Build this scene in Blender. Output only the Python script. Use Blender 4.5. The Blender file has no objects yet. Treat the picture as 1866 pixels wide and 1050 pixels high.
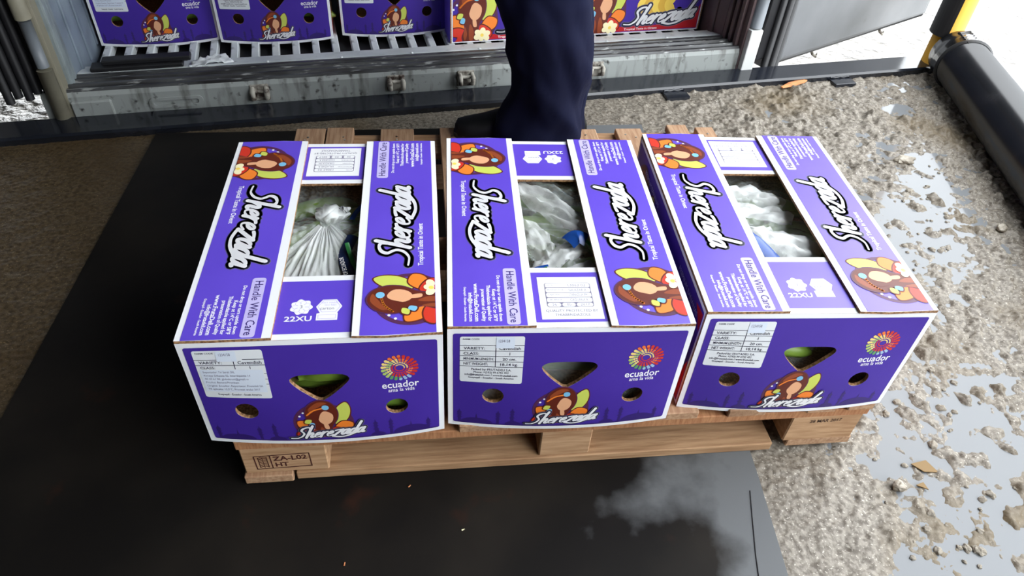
import bpy, bmesh, math, random
import numpy as np
from mathutils import Vector, Matrix
from mathutils.geometry import tessellate_polygon

random.seed(7); rng = np.random.default_rng(7)
S = bpy.context.scene
COL = S.collection
PI = math.pi

# ------------------------------------------------------------------ camera
cam_d = bpy.data.cameras.new('camera'); cam = bpy.data.objects.new('camera', cam_d); COL.objects.link(cam)
cam_d.sensor_width = 36.0; cam_d.lens = 25.185; cam_d.clip_start = .02; cam_d.clip_end = 200
_R = Matrix(((0.993, 0.034, -0.115), (-0.107, 0.680, -0.725), (0.054, 0.733, 0.679)))
_x = _R.col[0].normalized(); _z = _R.col[2]; _z = (_z - _x * _z.dot(_x)).normalized(); _y = _z.cross(_x)
_M = Matrix((_x, _y, _z)).transposed().to_4x4(); _M.translation = Vector((0.351, -0.764, 1.203))
cam.matrix_world = _M
S.camera = cam

# ------------------------------------------------------------------ sky, exposure
wd = bpy.data.worlds.new('overcast_sky'); S.world = wd; wd.use_nodes = True
bg = wd.node_tree.nodes['Background']; bg.inputs[0].default_value = (.93, .97, 1.0, 1); bg.inputs[1].default_value = 6.5
S.view_settings.view_transform = 'Standard'; S.view_settings.look = 'None'
S.view_settings.gamma = 1; S.view_settings.exposure = 0.0; S.view_settings.use_curve_mapping = False
ROOF = (-5.0, 1.55, -6.0, 8.0, 2.75)     # x0,x1,y0,y1,z of the unseen canopy shaped to shade the dock

# ------------------------------------------------------------------ helpers
def lin(r, g, b):
    f = lambda c: (c/255/12.92) if c/255 <= .04045 else ((c/255+.055)/1.055)**2.4
    return (f(r), f(g), f(b), 1)

def mat(name, col, rough=.6, metal=0.0, spec=.5, noise=None, bump=None, alpha=None, trans=0.0, coat=0.0, ior=None):
    """noise=(scale, colour2, lo, hi[, (sx,sy,sz)]); bump=(scale, strength, distance[, (sx,sy,sz)])"""
    m = bpy.data.materials.new(name); m.use_nodes = True; nt = m.node_tree; b = nt.nodes['Principled BSDF']
    b.inputs['Base Color'].default_value = col; b.inputs['Roughness'].default_value = rough
    b.inputs['Metallic'].default_value = metal; b.inputs['Specular IOR Level'].default_value = spec
    if alpha is not None: b.inputs['Alpha'].default_value = alpha
    if trans: b.inputs['Transmission Weight'].default_value = trans
    if coat: b.inputs['Coat Weight'].default_value = coat; b.inputs['Coat Roughness'].default_value = .15
    if ior: b.inputs['IOR'].default_value = ior
    if noise or bump:
        tc = nt.nodes.new('ShaderNodeTexCoord')
        def tex(sc, st, det=6):
            n = nt.nodes.new('ShaderNodeTexNoise'); n.inputs['Scale'].default_value = sc; n.inputs['Detail'].default_value = det
            if st:
                mp = nt.nodes.new('ShaderNodeMapping'); mp.inputs['Scale'].default_value = st
                nt.links.new(tc.outputs['Object'], mp.inputs[0]); nt.links.new(mp.outputs[0], n.inputs[0])
            else: nt.links.new(tc.outputs['Object'], n.inputs[0])
            return n
        for i, q in enumerate(noise if isinstance(noise, list) else ([noise] if noise else [])):
            n = tex(q[0], q[4] if len(q) > 4 else None)
            rp = nt.nodes.new('ShaderNodeValToRGB'); rp.color_ramp.elements[0].position = q[2]; rp.color_ramp.elements[1].position = q[3]
            mx = nt.nodes.new('ShaderNodeMix'); mx.data_type = 'RGBA'
            nt.links.new(n.outputs[0], rp.inputs[0]); nt.links.new(rp.outputs[0], mx.inputs[0])
            src = b.inputs['Base Color'].links[0].from_socket if b.inputs['Base Color'].links else None
            if src: nt.links.new(src, mx.inputs[6])
            else: mx.inputs[6].default_value = col
            mx.inputs[7].default_value = q[1]
            nt.links.new(mx.outputs[2], b.inputs['Base Color'])
        if bump:
            n = tex(bump[0], bump[3] if len(bump) > 3 else None)
            bp = nt.nodes.new('ShaderNodeBump'); bp.inputs['Strength'].default_value = bump[1]; bp.inputs['Distance'].default_value = bump[2]
            nt.links.new(n.outputs[0], bp.inputs['Height']); nt.links.new(bp.outputs[0], b.inputs['Normal'])
    return m

def mesh(name, v, f, mats, mi=None, smooth=False):
    me = bpy.data.meshes.new(name); me.from_pydata([tuple(p) for p in v], [], [tuple(x) for x in f])
    for m in (mats if isinstance(mats, (list, tuple)) else [mats]): me.materials.append(m)
    if mi is not None: me.polygons.foreach_set('material_index', np.asarray(mi, np.int32))
    if smooth: me.polygons.foreach_set('use_smooth', np.ones(len(me.polygons), bool))
    me.update(); return me

def ob(name, me, parent=None, loc=(0,0,0), rot=(0,0,0), sc=(1,1,1)):
    o = bpy.data.objects.new(name, me); COL.objects.link(o); o.parent = parent
    o.location = loc; o.rotation_euler = rot; o.scale = sc
    return o

def tag(o, label, cat, group=None):
    o['label'] = label; o['category'] = cat
    if group: o['group'] = group
    return o
def struct(o, label=None):
    o['kind'] = 'structure'
    if label: o['label'] = label
    return o
def thing(name, label, cat, loc=(0,0,0), rz=0, group=None):
    o = ob(name, None, None, loc, (0,0,rz)); return tag(o, label, cat, group)

def box_vf(x0,x1,y0,y1,z0,z1):
    v = [(x,y,z) for x in (x0,x1) for y in (y0,y1) for z in (z0,z1)]
    f = [(0,1,3,2),(4,6,7,5),(0,4,5,1),(2,3,7,6),(0,2,6,4),(1,5,7,3)]
    return v, f
def bbox(name, b, m, bev=0.0, seg=2):
    v, f = box_vf(*b); me = mesh(name, v, f, m)
    if bev:
        bm = bmesh.new(); bm.from_mesh(me)
        bmesh.ops.bevel(bm, geom=list(bm.edges), offset=bev, segments=seg, affect='EDGES', profile=.6)
        bm.to_mesh(me); bm.free()
        for p in me.polygons: p.use_smooth = False
    return me

def tube(name, pts, rad, m, n=16, caps=True, smooth=True):
    pts = [Vector(p) for p in pts]; rad = rad if isinstance(rad, (list,tuple,np.ndarray)) else [rad]*len(pts)
    v=[]; f=[]; up=None
    for i,p in enumerate(pts):
        t=(pts[min(i+1,len(pts)-1)]-pts[max(i-1,0)]).normalized()
        if up is None: up = Vector((0,0,1)) if abs(t.z)<.9 else Vector((1,0,0))
        a=(up-t*up.dot(t)).normalized(); b=t.cross(a); up=a
        for k in range(n):
            q=2*PI*k/n; v.append(p+(a*math.cos(q)+b*math.sin(q))*rad[i])
    for i in range(len(pts)-1):
        for k in range(n):
            f.append((i*n+k,(i+1)*n+k,(i+1)*n+(k+1)%n,i*n+(k+1)%n)[::-1])
    if caps: f.append(tuple(range(n))); f.append(tuple(range((len(pts)-1)*n,len(pts)*n))[::-1])
    me=mesh(name,v,f,m)
    for p in me.polygons: p.use_smooth = smooth and len(p.vertices)==4
    return me

def extrude_profile(name, prof, x0, x1, m, closed=True):
    """profile of (y,z) points swept along x"""
    n=len(prof); v=[(x0,y,z) for y,z in prof]+[(x1,y,z) for y,z in prof]; f=[]
    for i in range(n if closed else n-1): j=(i+1)%n; f.append((i,i+n,j+n,j))
    if closed: f+=[tuple(range(n)),tuple(range(2*n-1,n-1,-1))]
    return mesh(name,v,f,m)

# vectorised gradient noise
_perm = np.random.default_rng(3).permutation(512); _perm = np.concatenate([_perm,_perm,_perm])
_ang = np.random.default_rng(4).random(512)*2*PI
def pn(x,y):
    x=np.asarray(x,float); y=np.asarray(y,float)
    xi=np.floor(x).astype(int); yi=np.floor(y).astype(int); xf=x-xi; yf=y-yi
    u=xf**3*(xf*(xf*6-15)+10); w=yf**3*(yf*(yf*6-15)+10)
    def g(i,j):
        a=_ang[_perm[_perm[(xi+i)&511]+((yi+j)&511)]&511]; return np.cos(a)*(xf-i)+np.sin(a)*(yf-j)
    n0=g(0,0)*(1-u)+g(1,0)*u; n1=g(0,1)*(1-u)+g(1,1)*u
    return (n0*(1-w)+n1*w)*1.4
def fbm(x,y,o=4): return sum(pn(x*2**k+17*k,y*2**k+31*k)/2**k for k in range(o))
def worley(x,y,seed=0):
    xi=np.floor(x).astype(int); yi=np.floor(y).astype(int); d=np.full(x.shape,9.); h=np.zeros(x.shape)
    for i in(-1,0,1):
        for j in(-1,0,1):
            a=_perm[_perm[(xi+i+seed)&511]+((yi+j)&511)]; r1=(a&511)/512; r2=(_perm[(a+57)&511]&511)/512; r3=(_perm[(a+191)&511]&511)/512
            dd=np.hypot(xi+i+r1-x,yi+j+r2-y); k=dd<d; d=np.where(k,dd,d); h=np.where(k,r3,h)
    return d,h

# ------------------------------------------------------------------ materials
WHITE=mat('card_white',(.80,.81,.84,1),.55,bump=(160,.12,.001))
KRAFT=mat('card_kraft',lin(176,134,94),.85,noise=(220,lin(112,80,52),.38,.6))
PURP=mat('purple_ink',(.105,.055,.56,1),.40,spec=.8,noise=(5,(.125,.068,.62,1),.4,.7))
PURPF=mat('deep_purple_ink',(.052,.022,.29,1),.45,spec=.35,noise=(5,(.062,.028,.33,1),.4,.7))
PURPD=mat('dark_purple_ink',(.030,.012,.15,1),.42)
LAV=mat('lavender_ink',(.52,.47,.78,1),.5)
INKW=mat('white_ink',(.86,.86,.88,1),.5)
INKK=mat('navy_ink',(.016,.016,.045,1),.45)
INKP=mat('plum_ink',(.085,.02,.075,1),.45)
INKB=mat('brown_ink',lin(96,34,20),.45)
INKB2=mat('chestnut_ink',lin(142,66,34),.45)
INKO=mat('orange_ink',lin(236,128,44),.45)
INKR=mat('red_ink',lin(205,52,34),.45)
INKRED=mat('crimson_ink',lin(190,28,40),.45)
INKG=mat('leaf_ink',lin(196,206,92),.45)
INKC=mat('cream_ink',lin(246,236,190),.45)
INKS=mat('peach_ink',lin(226,168,128),.45)
INKL=mat('light_blue_ink',lin(120,185,220),.45)
INKY=mat('banana_yellow_ink',lin(246,214,96),.45)
INKY2=mat('banana_shade_ink',lin(222,176,66),.45)
INKGR=mat('grey_ink',(.18,.17,.26,1),.5)
PAPER=mat('label_paper',(.74,.77,.80,1),.5)
STICK=mat('sticker_paper',(.68,.75,.86,1),.45)
SPIR=[mat('logo_'+n,lin(*c),.45) for n,c in dict(red=(196,48,36),orange=(222,110,50),yellow=(232,206,120),lime=(170,190,100),green=(90,150,90),blue=(150,180,205)).items()]
WOOD=mat('pallet_wood',lin(178,142,106),.8,noise=[(9,lin(140,104,72),.35,.7,(1,14,14)),(3,lin(120,84,54),.58,.8)],bump=(30,.3,.002,(1,12,12)))
WOODY=mat('pallet_wood_cross',lin(182,148,116),.8,noise=[(9,lin(146,108,80),.35,.7,(14,1,14)),(3.5,lin(112,80,56),.58,.8)],bump=(30,.3,.002,(12,1,12)))
WOODE=mat('pallet_wood_orange',lin(178,128,88),.8,noise=[(30,lin(146,94,60),.35,.7,(6,1,1)),(3,lin(120,84,54),.6,.85)],bump=(40,.3,.002,(8,1,1)))
WOODB=mat('pallet_block_wood',lin(186,150,114),.8,noise=[(14,lin(154,116,82),.35,.7,(1,5,9)),(6,lin(120,92,70),.62,.85)],bump=(30,.3,.002,(2,8,12)))
STAMP=mat('stamp_ink',lin(70,26,18),.8)
DATEI=mat('date_ink',lin(74,52,40),.9)
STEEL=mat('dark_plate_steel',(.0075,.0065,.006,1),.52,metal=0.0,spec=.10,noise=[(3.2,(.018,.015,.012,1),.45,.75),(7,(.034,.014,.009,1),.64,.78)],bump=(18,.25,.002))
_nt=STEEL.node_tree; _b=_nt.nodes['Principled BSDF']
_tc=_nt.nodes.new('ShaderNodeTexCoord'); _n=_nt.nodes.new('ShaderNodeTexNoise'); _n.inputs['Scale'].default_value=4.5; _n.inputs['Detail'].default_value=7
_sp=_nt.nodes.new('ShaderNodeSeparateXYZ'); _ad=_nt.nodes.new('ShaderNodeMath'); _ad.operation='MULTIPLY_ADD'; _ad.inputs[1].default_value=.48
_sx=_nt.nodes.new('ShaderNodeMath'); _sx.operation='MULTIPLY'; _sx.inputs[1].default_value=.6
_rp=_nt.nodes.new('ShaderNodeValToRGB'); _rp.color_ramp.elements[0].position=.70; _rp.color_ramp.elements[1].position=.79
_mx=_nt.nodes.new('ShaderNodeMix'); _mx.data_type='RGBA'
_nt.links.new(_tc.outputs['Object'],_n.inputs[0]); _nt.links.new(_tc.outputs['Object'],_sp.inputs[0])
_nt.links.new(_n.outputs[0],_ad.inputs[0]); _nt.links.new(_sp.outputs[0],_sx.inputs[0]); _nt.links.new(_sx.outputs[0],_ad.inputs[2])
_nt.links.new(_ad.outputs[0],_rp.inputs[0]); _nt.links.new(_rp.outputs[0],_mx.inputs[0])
_nt.links.new(_b.inputs['Base Color'].links[0].from_socket,_mx.inputs[6]); _mx.inputs[7].default_value=(.13,.135,.14,1)  # grey right end: dusty wear plus sky sheen put into the colour
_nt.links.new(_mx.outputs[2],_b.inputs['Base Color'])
EDGE=mat('wet_black_steel',(.012,.014,.02,1),.13,spec=.6,noise=(6,(.03,.032,.04,1),.5,.8),bump=(14,.08,.002))
PAINTB=mat('black_painted_steel',(.012,.013,.016,1),.2,spec=.8,noise=(10,(.03,.03,.034,1),.5,.8))
RUBBER=mat('black_rubber',(.010,.010,.012,1),.5)
YEL=mat('yellow_paint',lin(226,166,28),.5,noise=(9,lin(150,100,30),.6,.85))
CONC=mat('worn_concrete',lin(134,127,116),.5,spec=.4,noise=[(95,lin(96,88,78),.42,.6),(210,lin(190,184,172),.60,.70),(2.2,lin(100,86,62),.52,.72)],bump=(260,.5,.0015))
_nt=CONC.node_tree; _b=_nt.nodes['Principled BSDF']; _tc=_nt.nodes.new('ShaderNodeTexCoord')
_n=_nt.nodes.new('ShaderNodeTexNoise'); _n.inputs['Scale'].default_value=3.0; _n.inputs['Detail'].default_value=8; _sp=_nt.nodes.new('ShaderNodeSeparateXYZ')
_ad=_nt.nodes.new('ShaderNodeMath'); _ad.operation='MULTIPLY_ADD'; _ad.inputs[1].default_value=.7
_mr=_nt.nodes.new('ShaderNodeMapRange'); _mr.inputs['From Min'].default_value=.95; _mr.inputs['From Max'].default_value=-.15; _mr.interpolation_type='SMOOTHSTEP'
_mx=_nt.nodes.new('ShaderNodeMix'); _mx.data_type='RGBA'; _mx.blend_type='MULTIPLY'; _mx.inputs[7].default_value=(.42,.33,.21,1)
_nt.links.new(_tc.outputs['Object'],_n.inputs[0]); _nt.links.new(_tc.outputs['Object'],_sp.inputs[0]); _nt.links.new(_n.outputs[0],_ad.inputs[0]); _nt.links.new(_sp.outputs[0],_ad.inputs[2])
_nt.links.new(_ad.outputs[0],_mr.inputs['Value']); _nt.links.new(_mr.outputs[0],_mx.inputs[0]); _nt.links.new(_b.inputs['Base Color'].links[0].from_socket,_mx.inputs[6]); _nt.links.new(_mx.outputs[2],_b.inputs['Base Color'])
WATER=mat('murky_sky_grey_water',(.185,.194,.204,1),.07,spec=.5,ior=1.33,bump=(22,.03,.001))  # murk plus grey sky reflection put into the base colour
YARD=mat('wet_yard_ground',lin(124,119,110),.3,spec=.7,noise=[(9,lin(70,66,60),.4,.65),(40,lin(170,166,158),.55,.75)],bump=(9,1.0,.09))
ALU=mat('dirty_aluminium',(.66,.70,.71,1),.5,metal=.0,noise=[(26,(.12,.12,.12,1),.60,.8),(5,(.42,.46,.48,1),.45,.75)],bump=(40,.2,.001))
JAMB=mat('jamb_aluminium',lin(132,142,144),.45,noise=(10,lin(100,108,112),.5,.75))
ALUD=mat('grimy_threshold',(.075,.078,.082,1),.4,metal=.2,noise=[(16,(.018,.017,.018,1),.40,.60,(.35,3,3)),(30,(.36,.37,.36,1),.60,.68,(.5,3,3))],bump=(40,.3,.001))
FASC=mat('grey_container_paint',lin(150,155,153),.6,noise=[(12,lin(84,84,80),.50,.75,(3,1,.6)),(34,lin(30,26,24),.60,.72)],bump=(30,.2,.001))
POST=mat('olive_grey_paint',lin(128,124,108),.6,noise=(10,lin(92,88,74),.5,.8))
SLEEVE=mat('grey_plastic_sleeve',lin(112,118,124),.4)
LIGHTP=mat('pale_grey_paint',lin(214,216,214),.5)
LINING=mat('container_lining',lin(122,134,146),.45,noise=(8,lin(92,102,116),.45,.75))
LININGD=mat('brown_grey_lining',lin(96,80,82),.5,noise=(8,lin(56,44,48),.45,.75))
DOORG=mat('grey_door_panel',lin(128,130,133),.5,noise=[(3,lin(104,106,108),.4,.75),(14,lin(96,96,96),.68,.85)],bump=(4,.2,.01))
RUST=mat('rusty_lug_metal',lin(160,156,146),.6,noise=(40,lin(58,42,34),.45,.62))
CLOTH=mat('navy_cotton',(.0045,.0055,.019,1),.9,spec=.12,noise=(5,(.008,.010,.031,1),.4,.7),bump=(420,.25,.0006))
SHOE=mat('black_shoe_leather',(.004,.004,.0045,1),.6,spec=.25,noise=(30,(.009,.0085,.009,1),.5,.8))
SKIN=mat('skin_tone',lin(150,104,80),.5)
HAIRM=mat('dark_hair',(.012,.010,.009,1),.6)
FILM=mat('clear_plastic_film',(.80,.86,.84,1),.12,spec=.9,alpha=.30,bump=(38,.6,.006))
FILMW=mat('gathered_plastic_film',(.90,.93,.93,1),.16,spec=.9,alpha=.56,bump=(42,.6,.006))
BAN=mat('green_banana_peel',lin(128,158,60),.42,noise=(9,lin(94,128,42),.4,.7))
STEM=mat('banana_stem',lin(110,100,50),.6)
RIBB=mat('blue_print_film',lin(28,72,150),.25)
RIBN=mat('navy_print_film',lin(16,32,72),.25)
RIBG=mat('green_print_film',lin(60,140,78),.25)
STONE=mat('pale_stone',lin(168,160,146),.55,noise=(30,lin(110,100,86),.4,.7),bump=(60,.5,.002))
SHARD=mat('brown_card_shard',lin(120,92,44),.6)
CHIP=mat('orange_wood_chip',lin(214,140,88),.7,noise=(20,lin(170,100,60),.4,.7))
TISSUE=mat('white_plastic_scrap',(.72,.75,.78,1),.4,bump=(30,.4,.004))
WALLM=mat('light_block_wall_dark',(.05,.048,.045,1),.8,noise=(2,(.035,.033,.03,1),.4,.7))
ROOFM=mat('light_block_roof_dark',(.07,.068,.066,1),.8)

# ------------------------------------------------------------------ container frame (K): u along the dock edge, v into the container
KA=math.radians(8.4); K0=(.224,1.496)
def K(u,v,z=0): return Vector((math.cos(KA)*u-math.sin(KA)*v+K0[0], math.sin(KA)*u+math.cos(KA)*v+K0[1], z))
def toK(x,y):
    X=x-K0[0]; Y=y-K0[1]; return math.cos(KA)*X+math.sin(KA)*Y, -math.sin(KA)*X+math.cos(KA)*Y

# ------------------------------------------------------------------ setting
DOCK_R=2.62
def build_floor():
    x0,x1,y0,y1,st=-1.25,DOCK_R,-.62,1.86,.0042
    nx=int((x1-x0)/st); ny=int((y1-y0)/st)
    X,Y=np.meshgrid(np.linspace(x0,x1,nx),np.linspace(y0,y1,ny))
    U,V=toK(X,Y)
    # finer pebbles everywhere, coarse broken surface towards the right
    d,h=worley(X*95,Y*95); peb=np.clip(.55-d,0,1)*(.4+h)
    wx=X+.012*pn(X*40,Y*40); wy=Y+.012*pn(X*40+9,Y*40+4)
    d2,h2=worley(wx*34,wy*34,5); big=np.clip(.5-d2,0,1)*np.where(h2>.42,(h2-.3)*1.9,0.1)
    d3,h3=worley(wx*15,wy*15,9); big3=np.clip(.42-d3,0,1)*np.where(h3>.62,.7+h3*.8,0)
    rough=1/(1+np.exp(-(X-1.15-.12*fbm(X*2,Y*2))*7))
    z=-.0105+.0036*peb+.0016*fbm(X*18,Y*18)+rough*(.013*big+.024*big3+.0070*fbm(X*22+3,Y*22)+.0030*fbm(X*55+8,Y*48)+.0035*fbm(X*8,Y*8))
    bas=np.zeros_like(X)
    for cx,cy,r,a in ((1.30,.05,.15,1.1),(1.54,.13,.13,1.1),(1.52,0.0,.12,.9),(1.72,.62,.13,1.0),(1.60,.70,.11,.9),(1.80,.80,.15,1.1),
                      (1.95,.96,.12,.9),(1.93,1.10,.12,.8),(1.24,-.22,.09,.8),(1.42,-.26,.14,1.1),(2.08,1.43,.07,1.0),(1.62,.40,.08,.6),(2.2,1.6,.08,.8)):
        bas+=a*np.exp(-((X-cx)**2+(Y-cy)**2)/(r*r))
    bas=np.clip(bas,0,1.15)
    z-=.0088*bas*(1+.5*fbm(X*9+5,Y*9))
    z=np.where(V>-.10,np.minimum(z,-.011),z)
    v=np.stack([X,Y,z],-1).reshape(-1,3)
    idx=np.arange(nx*ny).reshape(ny,nx)
    q=np.stack([idx[:-1,:-1],idx[:-1,1:],idx[1:,1:],idx[1:,:-1]],-1).reshape(-1,4)
    keep=(V.reshape(-1)[q[:,2]]<-.012)
    # nothing under the big plate
    px=X.reshape(-1)[q[:,0]]; py=Y.reshape(-1)[q[:,0]]
    keep&=~((px>-.42)&(px<.90)&(py<1.20))
    q=q[keep]
    me=bpy.data.meshes.new('floor'); me.vertices.add(len(v)); me.vertices.foreach_set('co',v.ravel())
    me.loops.add(q.size); me.loops.foreach_set('vertex_index',q.ravel().astype(np.int32))
    me.polygons.add(len(q)); me.polygons.foreach_set('loop_start',np.arange(0,q.size,4,dtype=np.int32))
    me.polygons.foreach_set('use_smooth',np.ones(len(q),bool))
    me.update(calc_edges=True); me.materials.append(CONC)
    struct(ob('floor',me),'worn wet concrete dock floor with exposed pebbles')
build_floor()
# dock body under the pebbled top, cut along the dock edge
_a=K(-4.6,-.02); _b2=K((DOCK_R-K0[0])/math.cos(KA)+.0,-.02)
_pl=[(-5.2,-6.2),(DOCK_R,-6.2),(DOCK_R,_b2.y),(_a.x,_a.y)]
_v=[(x,y,-.024) for x,y in _pl]+[(x,y,-1.05) for x,y in _pl]
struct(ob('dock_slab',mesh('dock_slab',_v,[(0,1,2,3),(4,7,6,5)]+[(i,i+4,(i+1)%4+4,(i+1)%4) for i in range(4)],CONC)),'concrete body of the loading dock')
_w=bpy.data.meshes.new('puddle_water')
_wp=[(.93,-.62),(DOCK_R,-.62),(DOCK_R,1.70),(2.0,1.60),(1.0,1.25),(.95,.3)]
_w=mesh('puddle_water',[(x,y,-.0156) for x,y in _wp],[tuple(range(len(_wp)))],WATER)
_wo=ob('puddle_water',_w); _wo['kind']='stuff'; tag(_wo,'grey rain water standing in puddles right of the pallet','water')
struct(ob('yard_ground',mesh('yard_ground',[(-30,-8,-1.05),(30,-8,-1.05),(30,30,-1.05),(-30,30,-1.05)],[(0,1,2,3)],YARD)),'wet outdoor yard below the dock')
x0,x1,y0,y1,zr=ROOF  # unseen roof and walls, added and sized to block sky light
struct(ob('light_block_roof',bbox('light_block_roof',(x0,x1,y0,y1,zr,zr+.1),ROOFM)),'unseen roof over the dock, shaped to hold back sky light')
struct(ob('light_block_left',bbox('light_block_left',(-5.2,-5.0,-6.2,8.0,-1.05,zr),WALLM)),'unseen dark wall on the left, added to keep that side dim')
struct(ob('light_block_rear',bbox('light_block_rear',(-5.2,4.0,-6.2,-6.0,-1.05,4.0),WALLM)),'unseen dark wall behind the camera, sized to cut light on the carton fronts')

# steel plate on the floor
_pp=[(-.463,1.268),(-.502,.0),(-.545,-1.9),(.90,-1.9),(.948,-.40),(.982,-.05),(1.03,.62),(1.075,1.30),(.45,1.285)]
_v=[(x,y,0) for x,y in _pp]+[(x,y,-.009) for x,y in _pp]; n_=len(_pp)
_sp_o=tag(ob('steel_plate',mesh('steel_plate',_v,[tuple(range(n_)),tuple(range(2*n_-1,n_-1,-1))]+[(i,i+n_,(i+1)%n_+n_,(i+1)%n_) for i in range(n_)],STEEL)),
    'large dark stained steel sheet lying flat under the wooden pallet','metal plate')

ob('seam',tube('seam',[(.954,-.076,.0004),(.936,-.14,.0005),(.919,-.201,.0004),(.905,-.26,.0005)],.0011,RUBBER,6),_sp_o)
# dock edge strip
t=thing('dock_edge_bar','long wet black steel bar along the dock edge before the container','steel bar',K(0,0,0),KA)
ob('bar_top',extrude_profile('bar_top',[(-.113,-.03),(-.116,.008),(-.108,.014),(-.012,.014),(-.004,.010),(-.004,-.03)],-2.1,2.13,EDGE),t)
for u_ in (1.02,1.71):
    ob('anchor_plate',bbox('anchor_plate',(u_-.045,u_+.045,-.165,-.114,-.014,.001),EDGE,.003),t)
    ob('weld_bead',tube('weld_bead',[(u_-.04+.01*i,-.117,.004+.002*math.sin(i*2)) for i in range(9)],.004,EDGE,8),t)

# ------------------------------------------------------------------ flat print builder
_txt={}
def text_mesh(s,bold=0.0):
    k=(s,bold)
    if k not in _txt:
        cu=bpy.data.curves.new('t','FONT'); cu.body=s; cu.size=1; cu.resolution_u=2; cu.offset=bold; cu.dimensions='2D'; cu.fill_mode='BOTH'
        o=bpy.data.objects.new('t',cu); me=bpy.data.meshes.new_from_object(o)
        v=np.array([p.co[:2] for p in me.vertices]) if len(me.vertices) else np.zeros((0,2)); f=[tuple(p.vertices) for p in me.polygons]
        bpy.data.objects.remove(o); bpy.data.curves.remove(cu); bpy.data.meshes.remove(me)
        _txt[k]=(v,f)
    return _txt[k]

def catmull(P,n=6,closed=False):
    P=[np.array(p,float) for p in P]; out=[]; N=len(P)
    for i in range(N if closed else N-1):
        g=(lambda k:P[k%N]) if closed else (lambda k:P[min(max(k,0),N-1)])
        a,b,c,d=g(i-1),g(i),g(i+1),g(i+2)
        for j in range(n):
            t=j/n; out.append(.5*(2*b+(c-a)*t+(2*a-5*b+4*c-d)*t*t+(3*b-a-3*c+d)*t**3))
    if not closed: out.append(P[-1])
    return np.array(out)

class Pr:
    def __init__(s): s.v=[]; s.f=[]; s.m=[]; s.mats=[]; s.n=0
    def _mi(s,m):
        if m not in s.mats: s.mats.append(m)
        return s.mats.index(m)
    def raw(s,pts,faces,m,h):
        pts=np.asarray(pts,float); k=s._mi(m)
        s.v.append(np.column_stack([pts,np.full(len(pts),h)]))
        for q in faces: s.f.append(tuple(i+s.n for i in q)); s.m.append(k)
        s.n+=len(pts)
    def poly(s,pts,m,h,holes=()):
        loops=[[Vector((p[0],p[1],0)) for p in l] for l in [pts]+list(holes)]
        tri=tessellate_polygon(loops); P=[(p.x,p.y) for l in loops for p in l]
        F=[]
        for a,b,c in tri:
            A,B,C=P[a],P[b],P[c]
            F.append((a,b,c) if (B[0]-A[0])*(C[1]-A[1])-(B[1]-A[1])*(C[0]-A[0])>0 else (a,c,b))
        s.raw(P,F,m,h)
    def rect(s,x0,x1,y0,y1,m,h,r=0):
        s.poly(rrect(x0,x1,y0,y1,r),m,h)
    def disc(s,x,y,rx,m,h,ry=None,ang=0,n=20):
        ry=ry or rx; a=np.arange(n)*2*PI/n; c,sn=math.cos(ang),math.sin(ang)
        X=rx*np.cos(a); Y=ry*np.sin(a); s.raw(np.column_stack([x+c*X-sn*Y,y+sn*X+c*Y]),[tuple(range(n))],m,h)
    def ring(s,x,y,r0,r1,m,h,n=40):
        a=np.arange(n)*2*PI/n; c=np.column_stack([np.cos(a),np.sin(a)]); P=np.concatenate([c*r0,c*r1])+[x,y]
        s.raw(P,[(i,i+n,(i+1)%n+n,(i+1)%n) for i in range(n)],m,h)
    def line(s,P,w,m,h,caps=True):
        P=np.asarray(P,float); w=np.broadcast_to(np.asarray(w,float),(len(P),))
        T=np.gradient(P,axis=0); T/=np.linalg.norm(T,axis=1)[:,None]+1e-9; N=np.column_stack([-T[:,1],T[:,0]])*w[:,None]/2
        n=len(P); s.raw(np.concatenate([P+N,P-N]),[(i+n,i+1+n,i+1,i) for i in range(n-1)],m,h)
        if caps:
            for p,q in zip(P,w): s.disc(p[0],p[1],q/2,m,h,n=8)
    def text(s,t,x,y,size,m,h,align='l',bold=0.0,xs=1.0,width=None,ang=0):
        v,f=text_mesh(t,bold)
        if not len(v): return
        v=v.copy(); v[:,0]-=v[:,0].min(); W=v[:,0].max()*size*xs
        if width: xs*=width/W; W=width
        v=v*[size*xs,size]
        v[:,0]-= {'l':0,'c':W/2,'r':W}[align]
        c,sn=math.cos(ang),math.sin(ang)
        s.raw(np.column_stack([x+c*v[:,0]-sn*v[:,1],y+sn*v[:,0]+c*v[:,1]]),f,m,h)
    def mesh(s,name,fn,maxlen=None):
        v=np.concatenate(s.v); F=s.f; M=s.m
        if maxlen: v,F,M=densify(v,F,M,maxlen)
        return mesh(name,fn(v),F,s.mats,M)

def densify(v,F,M,ml):
    bm=bmesh.new(); vs=[bm.verts.new(p) for p in v]
    for q,k in zip(F,M):
        try: bm.faces.new([vs[i] for i in q]).material_index=k
        except ValueError: pass
    for _ in range(5):
        E_=[e for e in bm.edges if e.calc_length()>ml]
        if not E_: break
        bmesh.ops.subdivide_edges(bm,edges=E_,cuts=1); bmesh.ops.triangulate(bm,faces=[f for f in bm.faces if len(f.verts)>3])
    bm.verts.index_update(); v=np.array([p.co[:] for p in bm.verts]); F=[tuple(p.index for p in f.verts) for f in bm.faces]; M=[f.material_index for f in bm.faces]
    bm.free(); return v,F,M

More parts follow.
